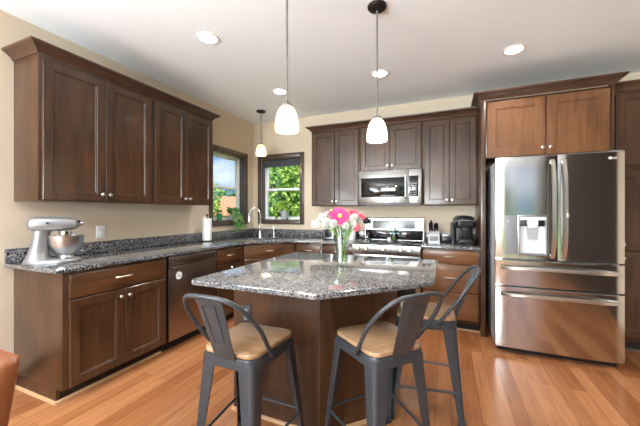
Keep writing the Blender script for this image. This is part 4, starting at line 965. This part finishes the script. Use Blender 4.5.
flower('gerbera', 'pink gerbera facing right at the edge of the large front gerbera', *at(0.030, -0.01, 0.380), tl(0.5, 0.1, 0.9), 0.050, 'pink gerberas', PINK, YELLOW)
for r_, f_, z_ in ((-0.130, 0.02, 0.345), (-0.105, 0.05, 0.315), (-0.145, -0.02, 0.315), (-0.095, -0.01, 0.355), (-0.06, 0.07, 0.305), (-0.11, 0.0, 0.29)):
    flower('carnation', 'white ruffled flower on the left side of the bouquet', *at(r_, f_, z_), tl(r_*6, 0.5, 0.6), 0.033, 'white blooms on the left of the bouquet', WHITEP)
for r_, f_, z_ in ((0.055, 0.045, 0.330), (0.085, 0.02, 0.345), (0.02, 0.075, 0.290), (0.075, 0.05, 0.300), (0.105, 0.0, 0.325)):
    flower('carnation', 'white ruffled flower on the right side of the bouquet', *at(r_, f_, z_), tl(r_*6, 0.5, 0.6), 0.028, 'white blooms on the right of the bouquet', WHITEP)
for r_, f_, z_ in ((0.095, -0.02, 0.380), (0.120, 0.02, 0.360), (0.145, -0.01, 0.345), (0.105, 0.055, 0.285), (0.09, 0.05, 0.265), (0.07, -0.03, 0.385)):
    flower('spray_flower', 'small coral pink flower on the right side of the bouquet', *at(r_, f_, z_), tl(r_*6, 0.5, 0.6), 0.019, 'coral flowers', CORAL)
b = bm_()
def f4(r):
    a = r.uniform(0, 2*PI); q = r.random()**0.5; rr_ = 0.075*q; return (rr_*math.cos(a), rr_*math.sin(a), r.uniform(0.25, 0.33)), (math.cos(a), math.sin(a), 0.6)
leafquads(b, 46, f4, 0.016, rnd)
tag(obj('foliage', b, LEAFG, None, 0, (VX, VY, VZ)), 'small green leaves between the flowers in the vase', 'leaves', kind='stuff')

# ------------------------------------------------------------------ dining chair at the lower left edge
t = thing('dining_chair', 'brown leather dining chair at the lower left edge of the photo', 'chair', (1.500, -3.925, 0), R(0))
b = bm_(); slab(b, round_poly([(-0.22, -0.24), (0.22, -0.24), (0.22, 0.20), (-0.22, 0.20)], 0.03), 0.42, 0.49, 0.015); obj('seat', b, LEATHER, t)
b = bm_(); rl = []
for z, hw, y in ((0.45, 0.20, 0.20), (0.60, 0.208, 0.215), (0.78, 0.222, 0.235), (0.815, 0.222, 0.24), (0.83, 0.212, 0.242)):
    rl.append([(x, yy+y, z) for x, yy in round_poly([(-hw, -0.03), (hw, -0.03), (hw, 0.03), (-hw, 0.03)], 0.022, 4)])
rings(b, rl); bk = obj('backrest', b, LEATHER, t, 60)
for sx in (-1, 1):
    for y in (-0.21, 0.18):
        b = bm_(); rings(b, [[(sx*0.19+a*s, y+c*s, z) for a, c in ((-1, -1), (1, -1), (1, 1), (-1, 1))] for s, z in ((0.014, 0), (0.021, 0.419))]); obj('leg', b, CHAIRW, t)

# ------------------------------------------------------------------ outdoors
bm = bm_()
box(bm, -120, 100, 0.8, 150, -1.7, -1.6); box(bm, -120, -0.8, -60, 0.8, -1.7, -1.6); box(bm, 0, 100, -60, YB-1.0, -0.3, -0.2); tag(obj('ground', bm, GRASSM, None, 0), kind='structure')
t = thing('house', 'neighbouring house with a terracotta roof seen through the left window', 'house', (-25.0, 29.0, -1.6), R(40))
b = bm_(); box(b, -6, 6, -3.5, 3.5, 0, 2.6); obj('wall', b, PLASTER, t, 0)
b = bm_(); rings(b, [[(x, -4.1, 2.45), (x, 0, 5.0), (x, 4.1, 2.45), (x, 0, 4.75)] for x in (-6.5, 6.5)]); obj('roof', b, TERRA, t, 0)
def tree(label, x, y, zc, rx, rz, n, m, leaf=0.16, seed=1, g=-1.6, group='trees outside the windows'):
    r = random.Random(seed); t = thing('tree', label, 'tree', (x, y, g), 0, group); zc = zc-g
    b = bm_(); tube(b, [(0, 0, 0), (0.05, 0, zc*0.5), (0, 0.05, zc)], [0.16, 0.12, 0.05], 8)
    for k in range(5):
        a = 2*PI*k/5; tube(b, [(0, 0, zc*0.7), (rx*0.35*math.cos(a), rx*0.35*math.sin(a), zc), (rx*0.6*math.cos(a), rx*0.6*math.sin(a), zc+rz*0.3)], [0.07, 0.05, 0.02], 6)
    obj('trunk', b, BARK, t)
    cl = []
    for _ in range(26):
        v = Vector((r.gauss(0, 1), r.gauss(0, 1), r.gauss(0, 1))).normalized()*r.uniform(0.45, 0.95); cl.append((Vector((v.x*rx, v.y*rx, zc+v.z*rz)), r.uniform(0.28, 0.45)))
    def fn(q):
        c, s = q.choice(cl); v = Vector((q.gauss(0, 1), q.gauss(0, 1), q.gauss(0, 1))).normalized(); return c+Vector((v.x*rx*s, v.y*rx*s, v.z*rz*s))*q.uniform(0.6, 1.0), v
    b = bm_(); leafquads(b, n, fn, leaf, r); obj('foliage', b, m, t, 0)
tree('bright leafy tree filling the left part of the back window', -4.75, 8.7, 2.3, 1.45, 2.6, 2500, TREEL, 0.14, 1)
tree('bright leafy tree filling the right part of the back window', -5.3, 12.6, 3.0, 1.8, 3.2, 2600, TREEL, 0.16, 2)
tree('shaded tree standing far behind the bright trees of the back window', -12.0, 22.0, 2.6, 3.4, 5.0, 2000, TREED, 0.30, 3)
tree('tree at the lower left of the sky in the left window', -17.5, 15.5, 2.6, 2.4, 2.3, 3500, TREEL, 0.17, 4)
tree('low dark tree behind the terracotta roof', -31.0, 43.0, 2.6, 6.0, 3.6, 3500, TREED, 0.4, 5)
tree('bush on the lawn in front of the terracotta roof', -11.6, 11.2, 0.0, 1.6, 0.65, 1800, TREEL, 0.13, 6)
for k in range(4):
    tree('tree of the garden behind the camera', -2+6.5*k, -30-(k % 2)*3, 2.0, 2.4, 2.2, 1500, TREEL, 0.3, 20+k, -0.2, 'garden trees behind the camera')
